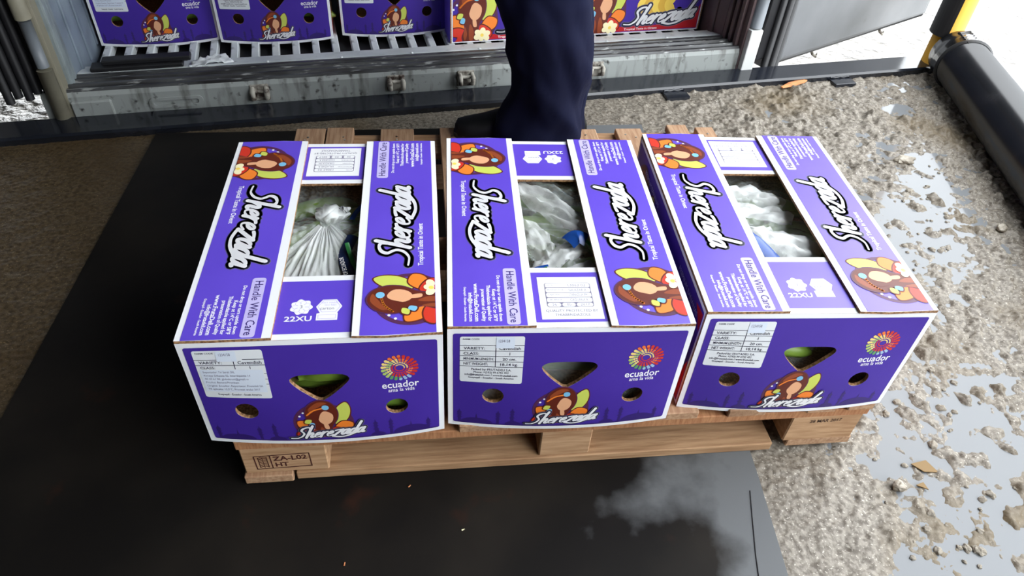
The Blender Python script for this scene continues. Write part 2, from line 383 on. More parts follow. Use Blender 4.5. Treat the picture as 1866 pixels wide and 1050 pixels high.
def rrect(x0,x1,y0,y1,r=0,n=4):
    if r<=0: return [(x0,y0),(x1,y0),(x1,y1),(x0,y1)]
    out=[]
    for cx,cy,a in ((x1-r,y0+r,-PI/2),(x1-r,y1-r,0),(x0+r,y1-r,PI/2),(x0+r,y0+r,PI)):
        for k in range(n+1): q=a+PI/2*k/n; out.append((cx+r*math.cos(q),cy+r*math.sin(q)))
    return out
def circ(x,y,r,n=20,ry=None): return [(x+r*math.cos(2*PI*k/n),y+(ry or r)*math.sin(2*PI*k/n)) for k in range(n)]

# brush lettering, x-height 1, strokes before slant
GLY={'S':([[(1.75,1.55),(1.62,1.95),(1.2,2.12),(.72,1.95),(.62,1.55),(.95,1.2),(1.2,.85),(1.12,.38),(.7,.06),(.25,.04),(-.22,.10)]],1.72),
 'h':([[(.05,2.35),(.03,1.2),(.0,.0)],[(.0,.4),(.25,.85),(.5,.98),(.62,.75),(.58,.2),(.72,.02),(.9,.12)]],1.0),
 'e':([[(.06,.42),(.38,.5),(.6,.75),(.46,.98),(.18,.85),(.02,.45),(.16,.08),(.48,.02),(.82,.25)]],.86),
 'r':([[(.05,.98),(.02,.5),(.0,.0)],[(.02,.5),(.25,.88),(.6,.98)]],.74),
 'z':([[(.0,1.0),(.35,1.08),(.95,1.1)],[(.95,1.1),(.5,.5),(.02,-.12)],[(.02,-.12),(.6,-.3),(1.3,-.42),(2.1,-.32),(2.75,.02),(2.95,.25)]],1.02),
 'a':([[(.7,.86),(.42,1.0),(.1,.72),(.04,.28),(.22,.03),(.5,.22),(.72,.8)],[(.74,.98),(.68,.3),(.78,.03),(.98,.12)]],1.0),
 'd':([[(.7,.86),(.42,1.0),(.1,.72),(.04,.28),(.22,.03),(.5,.22),(.72,.8)],[(.86,2.25),(.74,.9),(.68,.3),(.78,.03),(.98,.12)]],1.02)}
def brand(p,x,y,width,h,ang=0.0,xh=None,outline=True,slant=.42,curve=0.0,ysc=1.0):
    st=[]; cx=0
    for ch in 'Sherezada':
        g,adv=GLY[ch]
        for k in g:
            q=catmull(k,5); q=q+[cx,0]; st.append(q)
        cx+=adv
    tot=cx+.6; s=width/tot
    for lay,(ex,m,dh) in enumerate(((.46,INKGR,0.0),(.36,INKK,.00018),(0,INKW,.00036))):
        if ex and not outline: continue
        for q in st:
            T=np.gradient(q,axis=0); th=np.arctan2(T[:,1],T[:,0]); w=.36*(.62+.38*np.abs(np.sin(th)))+ex
            if len(q)>40 and not ex: w*=np.clip(np.linspace(1.05,.55,len(q)),.5,1.1)
            X=(q[:,0]+.45+slant*q[:,1])*s; Y=q[:,1]*s*ysc+curve*(X/width)**2
            c,sn=math.cos(ang),math.sin(ang)
            p.line(np.column_stack([x+c*X-sn*Y,y+sn*X+c*Y]),w*s,m,h+dh)

def emblem(p,x,y,R,h,clip=None):
    """ornamental medallion: ring, leaves and blossoms round a wave of chestnut and a peach oval"""
    d=.00012
    def P(L,m,k,out=True,sm=True):
        q=catmull(L,5,True) if sm else np.array(L,float)
        if out:
            c=q.mean(0); r=q-c; n=np.linalg.norm(r,axis=1)[:,None]; o=c+r*(1+.045/np.maximum(n,.1))
            p.poly(cl(o*R+[x,y]),INKB if m is not INKB else INKP,h+d*k)
            k+=.6
        p.poly(cl(q*R+[x,y]),m,h+d*k)
    def cl(q):
        if clip is not None:
            q=np.array(q); q[:,0]=np.clip(q[:,0],clip[0],clip[1]); q[:,1]=np.clip(q[:,1],clip[2],clip[3])
        return [tuple(a) for a in q]
    a=np.arange(44)*2*PI/44; c=np.column_stack([np.cos(a),np.sin(a)])
    p.poly(cl(c*R+[x,y]),INKP,h,holes=[cl(c*R*.87+[x,y])])
    P([(.25,.15),(.5,.75),(.8,1.0),(.93,.7),(.85,.25),(.55,-.1)],INKG,1)
    P([(.35,-.3),(.6,.05),(.95,-.05),(.9,-.35),(.6,-.5)],INKO,2)
    P([(-.25,-.2),(-.45,.1),(-.85,.12),(-.8,-.25),(-.55,-.5),(-.3,-.45)],INKO,2)
    P([(-.2,-.55),(-.5,-.35),(-.85,-.4),(-.95,-.65),(-.6,-.7),(-.7,-.92),(-.35,-.9)],INKR,3.2)
    P([(.1,-.5),(.35,-.25),(.7,-.45),(.75,-.7),(.5,-.8),(.3,-.75)],INKR,3.2)
    P([(-.42,.9),(-.05,1.14),(.32,1.0),(.5,.6),(.46,.2),(.3,-.1),(.22,-.4),(.3,-.75),(.1,-.97),(-.25,-.97),(-.42,-.7),(-.3,-.3),(-.42,0),(-.56,.45)],INKB,4.4)
    P([(-.42,.75),(-.1,1.05),(.2,1.0),(-.05,.85),(-.35,.55)],INKB2,5.6,False)
    P([(-.1,-.2),(.05,-.5),(.0,-.85),(-.12,-.85),(-.15,-.5)],INKB2,5.6,False)
    P([(-.3,-.3),(-.22,-.6),(-.3,-.85),(-.36,-.65)],INKB2,5.6,False)
    p.disc(x+.1*R,y+.3*R,.25*R,INKS,h+d*6.2,ry=.36*R,ang=-.12)
    P([(.0,.05),(.12,-.02),(.16,-.3),(.02,-.28)],INKS,6.0,False)
    P([(-.2,.75),(.1,.82),(.35,.62),(.42,.25),(.3,.5),(.1,.62),(-.05,.5),(-.2,.1),(-.32,.4)],INKB,6.8,False)
    p.line(catmull([(x-.5*R,y+.45*R),(x-.25*R,y+.68*R),(x+.1*R,y+.78*R)],5),.06*R,INKO,h+d*7.6)
    p.disc(x+.14*R,y+.8*R,.12*R,INKL,h+d*8.2,n=14)
    P([(-.62,.05),(-.45,.02),(-.38,.2),(-.55,.22)],INKG,7.6)
    P([(-.5,-.12),(-.35,-.18),(-.3,.0),(-.42,.05)],INKL,7.6)
    for k in range(6):
        q=2*PI*k/6+.4; X=.38+.2*math.cos(q); Y=-.66+.16*math.sin(q)
        cx_=x+X*R; cy_=y+Y*R
        if clip is None or (clip[2]+.03*R<cy_): p.disc(cx_,max(cy_,(clip[2]+.12*R) if clip else -9),.15*R,INKC,h+d*(9+.1*k),ry=.12*R,ang=q,n=14)
    p.disc(x+.38*R,y-.66*R if clip is None else max(y-.66*R,clip[2]+.1*R),.07*R,INKY,h+d*10,n=10)
    for sx,sy in ((-.62,.55),(-.75,.38),(.78,-.3)): p.disc(x+sx*R,y+sy*R,.045*R,INKW,h+d,n=6)

# ------------------------------------------------------------------ carton
BW,BL,BH,TH=.400,.556,.244,.005
def front_map(v):
    x,z,h=v[:,0],v[:,1],v[:,2]; g=np.clip(1-(x/.2)**2,0,1); fz=np.clip(1-z/BH,0,1.2)
    bul=.013*g*np.sin(np.clip(z/BH,0,1)*PI*.72+.88)
    return np.column_stack([x,-h-np.maximum(bul,0),z-.010*g*fz**2])
HOLE_L=circ(-.123,.089,.0185,20); HOLE_R=circ(.121,.085,.0185,20)
HANDLE=catmull([(-.044,.158),(-.038,.168),(-.02,.172),(.02,.172),(.04,.170),(.049,.163),(.046,.153),(.025,.131),(.006,.115),(.0,.113),(-.008,.117),(-.03,.138)],3,True).tolist()
HOLES=[HOLE_L,HOLE_R,HANDLE]

def plate_mesh(name,outer,holes,fn,t,mface,medge,ml=None):
    loops=[outer]+list(holes); allp=[tuple(p) for l in loops for p in l]
    tri=tessellate_polygon([[Vector((p[0],p[1],0)) for p in l] for l in loops]); F=[];M=[];n=len(allp)
    for a,b,c in tri:
        A,B,C=allp[a],allp[b],allp[c]; q=(a,b,c) if (B[0]-A[0])*(C[1]-A[1])-(B[1]-A[1])*(C[0]-A[0])>0 else (a,c,b)
        F+=[q,tuple(i+n for i in q[::-1])]; M+=[0,1]
    o=0
    for l in loops:
        k=len(l)
        for i in range(k): F.append((o+i,o+i+n,o+(i+1)%k+n,o+(i+1)%k)); M.append(1)
        o+=k
    v=np.array([(p[0],p[1],0) for p in allp]+[(p[0],p[1],-t) for p in allp])
    if ml: v,F,M=densify(v,F,M,ml)
    return mesh(name,fn(v),F,[mface,medge],M)

def skyline(p,h):
    def dome(cx,w,hh): p.poly([(cx-w,.0096)]+[(cx-w*.9*math.cos(PI*k/10)*(1 if k<9 else 1),.010+hh*math.sin(PI*k/10)**.8) for k in range(11)]+[(cx+w,.0096)],PURPD,h); p.poly([(cx-.002,.01+hh*.9),(cx+.002,.01+hh*.9),(cx,.01+hh+.012)],PURPD,h)
    def minaret(cx,hh):
        p.rect(cx-.0025,cx+.0025,.0096,hh,PURPD,h); p.disc(cx,hh,.0042,PURPD,h,n=10); p.rect(cx-.005,cx+.005,hh*.62,hh*.68,PURPD,h); p.rect(cx-.0045,cx+.0045,hh*.82,hh*.87,PURPD,h)
        p.poly([(cx-.0015,hh+.003),(cx+.0015,hh+.003),(cx,hh+.011)],PURPD,h)
    p.rect(-.188,.188,.0096,.0125,PURPD,h)
    for cx,w,hh in ((-.15,.032,.016),(-.085,.016,.012),(.085,.015,.012),(.142,.034,.020)): dome(cx,w,hh)
    for cx,hh in ((-.18,.038),(-.112,.040),(-.087,.048),(.082,.046),(.108,.046),(.172,.034)): minaret(cx,hh)

def make_front():
    low=[(-.2+.4*k/16,0) for k in range(17)]
    outer=low+[(.2,BH),(-.2,BH)]
    r={}
    r['front_panel']=plate_mesh('front_panel',outer,HOLES,front_map,.0065,WHITE,KRAFT,.03)
    p=Pr(); x0,x1=-.191,.191
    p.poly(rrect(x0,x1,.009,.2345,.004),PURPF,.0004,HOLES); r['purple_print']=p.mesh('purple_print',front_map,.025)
    p=Pr(); skyline(p,.0006); r['skyline_print']=p.mesh('skyline_print',front_map,.02)
    p=Pr(); emblem(p,-.003,.057,.050,.0006,clip=(-.2,.2,.0185,.2)); r['emblem']=p.mesh('emblem',front_map,.02)
    p=Pr(); brand(p,-.066,.0170,.130,.0022,ang=.09,slant=.55); r['brand_lettering']=p.mesh('brand_lettering',front_map)
    p=Pr()
    N=22; cx,cy=.130,.176
    for k in range(N):
        for j in range(6):
            t0=j/6; r0=.0075+.0235*t0**.9; a=2*PI*k/N+t0*1.9+.3
            w=.0011+.0024*t0
            hue=(a%(2*PI))/(2*PI)
            col=[0,0,1,2,3,4,5,0][int(hue*8)%8] if j>3 else ([0,1,2,3,2,0,0,1][int(hue*8)%8] if j>1 else (2 if hue<.4 else 0))
            c_,s_=math.cos(a),math.sin(a); X,Y=cx+r0*c_,cy+r0*.94*s_
            p.disc(X,Y,.0028*(0.5+.6*t0),SPIR[col],.0006+.00005*j,ry=w,ang=a+.9,n=8)
    p.text('ecuador',.1295,.131,.0215,INKW,.0006,'c',bold=.012,width=.060)
    p.text('ama la vida',.1305,.1215,.012,INKW,.0006,'c',bold=.006,width=.043)
    r['country_logo']=p.mesh('country_logo',front_map)
    for kind in (0,1):
        p=Pr(); x0,x1,y0,y1=-.180,-.076,.122,.228
        p.rect(x0,x1,y0,y1,PAPER,.0008,.004)
        h=.0010
        p.text('FARM CODE',x0+.005,y1-.007,.0048,INKK,h,bold=.012)
        def T(s,x,y,sz,al='l',w=None): p.text(s,x,y,sz,INKK,h,al,bold=.014,width=w)
        rows=[.2085,.1965,.1845,.1725,.1605]
        if kind==1:
            for yy in rows: p.rect(x0,x1,yy-.0006,yy+.0006,INKK,h)
            p.rect(-.1225,-.1213,rows[-1],rows[0],INKK,h)
            T('VARIETY:',x0+.006,.1995,.0085); T('CLASS:',x0+.006,.1875,.0085); T('MINIMUM LENGTH:',x0+.006,.1757,.0078,w=.049); T('NET WEIGHT:',x0+.006,.1637,.0085,w=.040)
            T('Cavendish',-.099,.1992,.0085,'c'); T('1',-.099,.1875,.0085,'c'); T('20 cm.',-.099,.1755,.0085,'c'); T('18,14 kg.',-.099,.1635,.0085,'c')
            T('Packed by: FRUTADELI S.A.',-.128,.1515,.0068,'c',.066); T('Phone: +(593) 99 6742 452',-.128,.1450,.0064,'c',.058)
            T('info@frutadeli.com / www.frutadeli.com',-.128,.1385,.0064,'c',.088); T('Guayaquil - Ecuador - South America',-.128,.1320,.0060,'c',.076)
            p.rect(-.122,-.092,.203,.2265,STICK,h+.0003); p.text('1234158',-.118,.2160,.0085,INKGR,h+.0005,bold=0,width=.018)
        else:
            for xa,xb,yy in ((x0,-.142,rows[0]),(-.108,x1,rows[0]),(x0,x1,rows[1])): p.rect(xa,xb,yy-.0006,yy+.0006,INKK,h)
            p.rect(-.1225,-.1213,.188,.207,INKK,h)
            T('VARIETY:',x0+.006,.1995,.0085); T('Cavendish',-.098,.1992,.0088,'c'); T('CLASS:',x0+.006,.1885,.0075); T('1',-.099,.1885,.008,'c')
            p.rect(x0+.004,x1-.005,.137,.1865,STICK,h+.0003)
            for i,s in enumerate(('Exportador: Tri Sarah SRL','Rimeps Difuzata 02, Interdepante 14','00 43 61 00, globaltrust@gmail.ro','Produs: Banane/Premium','Origine: Ecuador, Exportator: Frutadeli SA','TR aplicatia: 13,5°C, Procesat anului 2017')):
                p.text(s,x0+.008,.1800-.0078*i,.0062,INKGR,h+.0005,width=[.048,.070,.066,.05,.086,.080][i])
            T('Guayaquil - Ecuador - South America',-.126,.1285,.0060,'c',.068)
            p.rect(-.146,-.116,.205,.2265,STICK,h+.0003); p.text('1234158',-.141,.2170,.008,INKGR,h+.0005,width=.017)
            for yy in (.178,.166,.155): p.rect(x1-.004,x1,yy-.0005,yy+.0005,INKK,h)
        r['packing_label%d'%kind]=p.mesh('packing_label',front_map,.03)
    return r
FR=make_front()

def flap_map(v): return np.column_stack([.2-v[:,1],v[:,0],BH+.0062+v[:,2]])     # right flap: s=y, t from the outer edge
def make_flap():
    r={}
    lift=lambda v: v
    outer=[(.0,.0005),(BL*.25,.0005),(BL*.5,.0005),(BL*.75,.0005),(BL,.0005),(BL+.001,.07),(BL,.141),(BL*.5,.1415),(-.002,.139),(-.004,.09)]
    r['side_flap']=plate_mesh('side_flap',outer,[],flap_map,TH,WHITE,KRAFT,.06)
    p=Pr(); p.poly([(.0,.0095),(BL,.0095),(BL,.127),(-.002,.127),(-.003,.09)],PURP,.0004); r['purple_print']=p.mesh('purple_print',flap_map)
    p=Pr(); emblem(p,.077,.050,.0605,.0006,clip=(.004,BL,.010,.126)); r['emblem']=p.mesh('emblem',flap_map)
    p=Pr(); brand(p,.152,.0515,.240,.0006,slant=.34,ysc=1.02); r['brand_lettering']=p.mesh('brand_lettering',flap_map)
    p=Pr(); p.text('Tropical Taste in Orient',.157,.0285,.0125,INKW,.0006,bold=.016,width=.116); r['slogan_text']=p.mesh('slogan_text',flap_map)
    p=Pr(); p.poly(rrect(.420,BL-.002,.0945,.1165,.005),LAV,.0006); p.text('Handle With Care',.4275,.1000,.019,PURPD,.0008,width=.122,bold=.004); r['care_banner']=p.mesh('care_banner',flap_map)
    p=Pr()
    for i,(s,yy,sz,w) in enumerate((('Do not drop or turn upside down',.0830,.0080,.108),('Keep at 14°C or 58°F',.0740,.0085,.074),('Thiabendazole applied for',.0650,.0085,.084),('preservation of Quality',.0560,.0085,.074),
        ('www.FrutaDeli.com',.0440,.0105,.088),('info@frutadeli.com',.0350,.0088,.066),('Guayaquil - Ecuador - South America',.0275,.0055,.080))):
        p.text(s,.546,yy,sz,INKW,.0006,'r',bold=.022,width=w)
    r['care_text']=p.mesh('care_text',flap_map)
    return r
FL=make_flap()

def end_map(v): return np.column_stack([v[:,0],v[:,1],BH+.0006+v[:,2]])
def make_end():
    r={}
    outer=[(-.192,.0),(.192,.0),(.192,.144),(-.192,.144)]
    r['end_flap']=plate_mesh('end_flap',outer,[],end_map,TH,WHITE,KRAFT)
    p=Pr(); p.rect(-.19,.19,.012,.131,PURP,.0004); r['purple_print']=p.mesh('purple_print',end_map)
    # code badges
    p=Pr(); cx,cy=-.022,.070
    p.poly([(cx+(.0165+.0016*math.cos(7*a+.5))*math.cos(a),cy+(.0165+.0016*math.cos(7*a+.5))*math.sin(a)) for a in np.arange(56)*2*PI/56],INKW,.0006)
    for k in range(7):
        a=2*PI*k/7+.4; p.ring(cx+.0095*math.cos(a),cy+.0095*math.sin(a),.0042,.0047,LAV,.0008,14)
    p.disc(cx,cy,.006,INKW,.0009,n=16); p.text('3',cx,cy-.0035,.0105,INKGR,.0010,'c')
    bx,by=.0215,.0665
    p.poly([(bx-.011,by+.019),(bx+.011,by+.019),(bx+.0205,by+.003),(bx+.0135,by-.011),(bx+.0145,by-.0125),(bx+.0145,by-.0275),(bx-.0185,by-.0275),(bx-.0185,by-.0125),(bx-.0135,by-.011),(bx-.0205,by+.003)],INKW,.0006)
    hexa=[(bx-.0095,by+.0165),(bx+.0095,by+.0165),(bx+.0175,by+.003),(bx+.0105,by-.0095),(bx-.0105,by-.0095),(bx-.0175,by+.003),(bx-.0095,by+.0165)]
    for a,b in zip(hexa[:-1],hexa[1:]): p.line([a,b],.0008,LAV,.0008,False)
    p.text('TEST MARK',bx,by+.010,.0050,LAV,.0008,'c'); p.text('ISO 9001',bx+.002,by+.0045,.0050,LAV,.0008,'c')
    p.text('carton',bx-.003,by-.004,.0085,INKGR,.0008,'c'); p.rect(bx-.016,bx+.012,by-.0245,by-.0155,LAV,.0008); p.rect(bx-.0152,bx+.0112,by-.0238,by-.0162,INKW,.0009)
    p.text('22XU',-.0245,.0385,.0155,INKW,.0006,'c',bold=.02,width=.042)
    r['code_badges']=p.mesh('code_badges',end_map)
    # treatment label
    p=Pr(); x0,x1,y0,y1=-.048,.054,.018,.119
    p.rect(x0,x1,y0,y1,INKW,.0006); gx0,gx1,gy0,gy1=-.037,.041,.046,.104
    p.poly(rrect(gx0,gx1,gy0,gy1,.004),INKGR,.0008)
    for i in range(4): p.rect(gx0+.0012,gx1-.0012,gy1-.0118*(i+1)+.0004,gy1-.0118*i-.0010,INKW,.0009,.003)
    for a,b in ((gx0+.0012,gx0+.0235),(gx0+.0255,gx0+.0475),(gx0+.0495,gx1-.0012)): p.rect(a,b,gy0+.0008,gy0+.0095,INKW,.0009,.004)
    for i,(a,b) in enumerate((('LOTE:','13063 02'),('PRODUCTOR:','SALAZAR R'),('CAJAS/EM:','CARAGUA FM'),('HACIENDA:','CAGUANA A'))):
        yy=gy1-.0118*(i+1)+.0028; p.text(a,gx0+.004,yy+.002,.0045,INKGR,.0010); p.text(b,gx0+.055,yy,.0085,INKGR,.0010,'c',width=.030)
    for xx,s in ((gx0+.0125,'26'),(gx0+.0365,'05'),(gx0+.0635,'2017')): p.text(s,xx,gy0+.0028,.0080,INKGR,.0010,'c')
    p.text('QUALITY PROTECTED BY',.003,.0345,.0085,INKGR,.0008,'c',width=.086); p.text('THIABENDAZOLE',.003,.0250,.0085,INKGR,.0008,'c',width=.058)
    r['treatment_label']=p.mesh('treatment_label',end_map)
    return r
EN=make_end()

def side_map(v): return np.column_stack([-.2-v[:,2],BL-v[:,0],v[:,1]])    # left long side: s runs back to front
SH=[circ(.175,.085,.0185,20),circ(.445,.085,.0185,20)]
def make_side():
    r={}
    r['side_panel']=plate_mesh('side_panel',[(0.005,0),(BL-.005,0),(BL-.005,BH),(.005,BH)],SH,side_map,TH,WHITE,KRAFT)
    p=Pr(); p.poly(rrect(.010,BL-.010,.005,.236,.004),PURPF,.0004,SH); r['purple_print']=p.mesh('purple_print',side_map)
    p=Pr(); pts=[(.16,.008),(BL-.012,.008),(BL-.012,.115),(BL-.03,.075),(BL-.09,.045),(.35,.030),(.16,.030)]
    p.poly(pts,INKRED,.0006); p.poly([(BL-.012,.19),(BL-.03,.21),(BL-.05,.225),(BL-.012,.23)],INKRED,.0006)
    p.text('Tropical Taste in Orient',.20,.0125,.013,INKW,.0008,bold=.016,width=.155); r['red_swoosh']=p.mesh('red_swoosh',side_map)
    p=Pr()
    for i,(x,ya,ben,m) in enumerate(((.27,.12,.05,INKY),(.30,.115,.05,INKY2),(.335,.11,.045,INKY),(.365,.105,.04,INKY2),(.395,.105,.035,INKY))):
        q=catmull([(x+.035,.160),(x+.008,.140),(x-.005,.118),(x+.01,.095),(x+.035,.080)],6); p.line(q,np.interp(np.linspace(0,1,len(q)),[0,.25,.7,1],[.012,.036,.04,.012]),m,.0006+.0001*i)
    r['banana_print']=p.mesh('banana_print',side_map)
    p=Pr(); emblem(p,.092,.098,.105,.0010,clip=(.011,BL,.006,.234)); 
    r['emblem']=p.mesh('emblem',side_map)
    p=Pr(); brand(p,.185,.036,.335,.0024,slant=.55,curve=.022); r['brand_lettering']=p.mesh('brand_lettering',side_map)
    p=Pr()
    for x in (.09,.40): p.text('PREMIUM BANANAS',x,.206,.015,LAV,.0020,width=.125)
    r['product_text']=p.mesh('product_text',side_map)
    return r
SD=make_side()
BACK=plate_mesh('back_panel',[(-.2,0),(.2,0),(.2,BH),(-.2,BH)],[],lambda v:np.column_stack([-v[:,0],BL+v[:,2],v[:,1]]),TH,PURP,KRAFT)
BOT=bbox('bottom_panel',(-.195,.195,.006,BL-.006,.0,.005),KRAFT)

def flipped(me,fn,name):
    n=me.copy(); n.name=name
    for v in n.vertices: v.co=fn(v.co)
    return n
ROT180=Matrix.Rotation(PI,4,'Z')
def carton(label,loc,rz,ends=('code_badges','treatment_label'),lab=1,top=True,sides=(True,True),sc=1.0,group=None,name='banana_carton',z_scale=1):
    c=thing(name,label,'box',loc,rz,group); c.scale=(sc,)*3
    fp=ob('front_panel',FR['front_panel'],c)
    for k in ('purple_print','skyline_print','emblem','brand_lettering','country_logo'): ob(k,FR[k],fp)
    ob('packing_label',FR['packing_label%d'%lab],fp)['label']='white packing label with printed table'
    ob('back_panel',BACK,c); ob('bottom_panel',BOT,c)
    for i in (0,1):
        kw=dict() if i==0 else dict(loc=(0,BL,0),rot=(0,0,PI))
        sp=ob('side_panel',SD['side_panel'],c,**kw)
        if sides[i]:
            for k in ('purple_print','red_swoosh','banana_print','emblem','brand_lettering','product_text'): ob(k,SD[k],sp)
        else: ob('purple_print',SD['purple_print'],sp)
    for i in (0,1):
        kw=dict() if i==0 else dict(loc=(0,BL,0),rot=(0,0,PI))
        ef=ob('end_flap',EN['end_flap'],c,**kw); ob('purple_print',EN['purple_print'],ef); ob(ends[i],EN[ends[i]],ef)
        sf=ob('side_flap',FL['side_flap'],c,**kw)
        if top:
            for k in ('purple_print','emblem','brand_lettering','slogan_text','care_banner','care_text'): ob(k,FL[k],sf)
        else: ob('purple_print',FL['purple_print'],sf)
    return c

ZP=.144
BX=[((.170,.007,ZP),-.3944),((.577,.009,ZP),-2.18),((1.004,.018,ZP),-2.53)]
WHO=['left','middle','right']
g3='open banana cartons on the pallet'
carton('open purple banana carton at the left of the pallet, knotted plastic bag showing',BX[0][0],math.radians(BX[0][1]),('code_badges','treatment_label'),0,group=g3)
carton('open purple banana carton in the middle of the three on the pallet',BX[1][0],math.radians(BX[1][1]),('treatment_label','code_badges'),1,group=g3)
carton('open purple banana carton at the right of the pallet, beside the puddles',BX[2][0],math.radians(BX[2][1]),('code_badges','treatment_label'),1,group=g3)

# contents -----------------------------------------------------------------
def bag_grid(kind):
    nx,ny=130,190; x=np.linspace(-.155,.155,nx); y=np.linspace((.075,.016,.016)[kind],BL-.03,ny); X,Y=np.meshgrid(x,y)
    if kind==0:
        kx,ky=-.008,.315; dx,dy=X-kx,Y-ky; r=np.hypot(dx,dy); th=np.arctan2(dx,-dy)
        cone=-.022-.42*np.maximum(r-.012,0)*np.where(dy<0,.5,1.0); ple=.0045*np.cos(22*th+2*pn(X*20,Y*20))*np.exp(-((r-.07)/.07)**2)
        rest=-.062+.014*np.abs(pn(X*22+1,Y*14))*2+.006*pn(X*45,Y*60)
        Zz=np.maximum(cone+ple,rest)
    elif kind==1:
        a=math.radians(-42); p_=np.cos(a)*X+np.sin(a)*Y; s_=-np.sin(a)*X+np.cos(a)*Y
        rid=1-np.abs(pn(p_*9+2,s_*42+.8*pn(X*12,Y*12)))*1.6
        Zz=-.058+.030*np.exp(-((s_-.30)/.07)**2)+.016*rid+.008*np.exp(-(((X-.02)/.06)**2+((Y-.20)/.07)**2))*2+.005*pn(p_*25,s_*80)
    else:
        a=math.radians(-14); p_=np.cos(a)*X+np.sin(a)*Y; s_=-np.sin(a)*X+np.cos(a)*Y
        rid=1-np.abs(pn(p_*10+7,s_*38+.9*pn(X*11,Y*11)))*1.5
        Zz=-.055+.018*rid+.022*np.exp(-((s_-.21)/.045)**2)+.012*np.exp(-((s_-.36)/.06)**2)+.005*pn(p_*26,s_*75)
    e=np.clip((Y-y[0])/.035,0,1); Zz=Zz-(1-e)**2*.15
    Zz+=.0025*(1-2*np.abs(pn(X*60+3,Y*70)))
    v=np.stack([X,Y,BH+Zz],-1).reshape(-1,3); idx=np.arange(nx*ny).reshape(ny,nx)
    f=np.stack([idx[:-1,:-1],idx[:-1,1:],idx[1:,1:],idx[1:,:-1]],-1).reshape(-1,4)
    return v,f,lambda px,py:float(Zz[int(np.clip(np.interp(py,y,range(ny)),0,ny-1)),int(np.clip(np.interp(px,x,range(nx)),0,nx-1))])+BH

def banana_mesh(L=.19,r=.0175,bend=.9):
    pts=[];rad=[]
    for i in range(11):
        t=i/10; a=(t-.5)*bend; R_=L/bend; pts.append((R_*math.sin(a),0,R_*(math.cos(a)-1)))
        rad.append(r*(.32 if t<.04 else .55 if t<.12 else (1-(2*t-1)**4*.45) if t<.95 else .3))
    me=tube('banana',pts,rad,BAN,8); return me
BM=banana_mesh(); BST=tube('stem',[(-.088,0,-.018),(-.105,0,-.027)],[.006,.008],STEM,8)
def ribbon(name,pts,w,m,parent,nrm=(0,0,1)):
    pts=catmull(pts,6); n=len(pts); T=np.gradient(pts,axis=0); T/=np.linalg.norm(T,axis=1)[:,None]
    Nn=np.cross(np.array(nrm,float),T); Nn/=np.linalg.norm(Nn,axis=1)[:,None]
    v=np.concatenate([pts+Nn*w/2,pts+Nn*w/4+[0,0,w*.12],pts-Nn*w/4+[0,0,w*.12],pts-Nn*w/2]); f=[]
    for k in range(3):
        f+=[(k*n+i,k*n+i+1,(k+1)*n+i+1,(k+1)*n+i) for i in range(n-1)]
    return ob(name,mesh(name,v,f,m,smooth=True),parent)

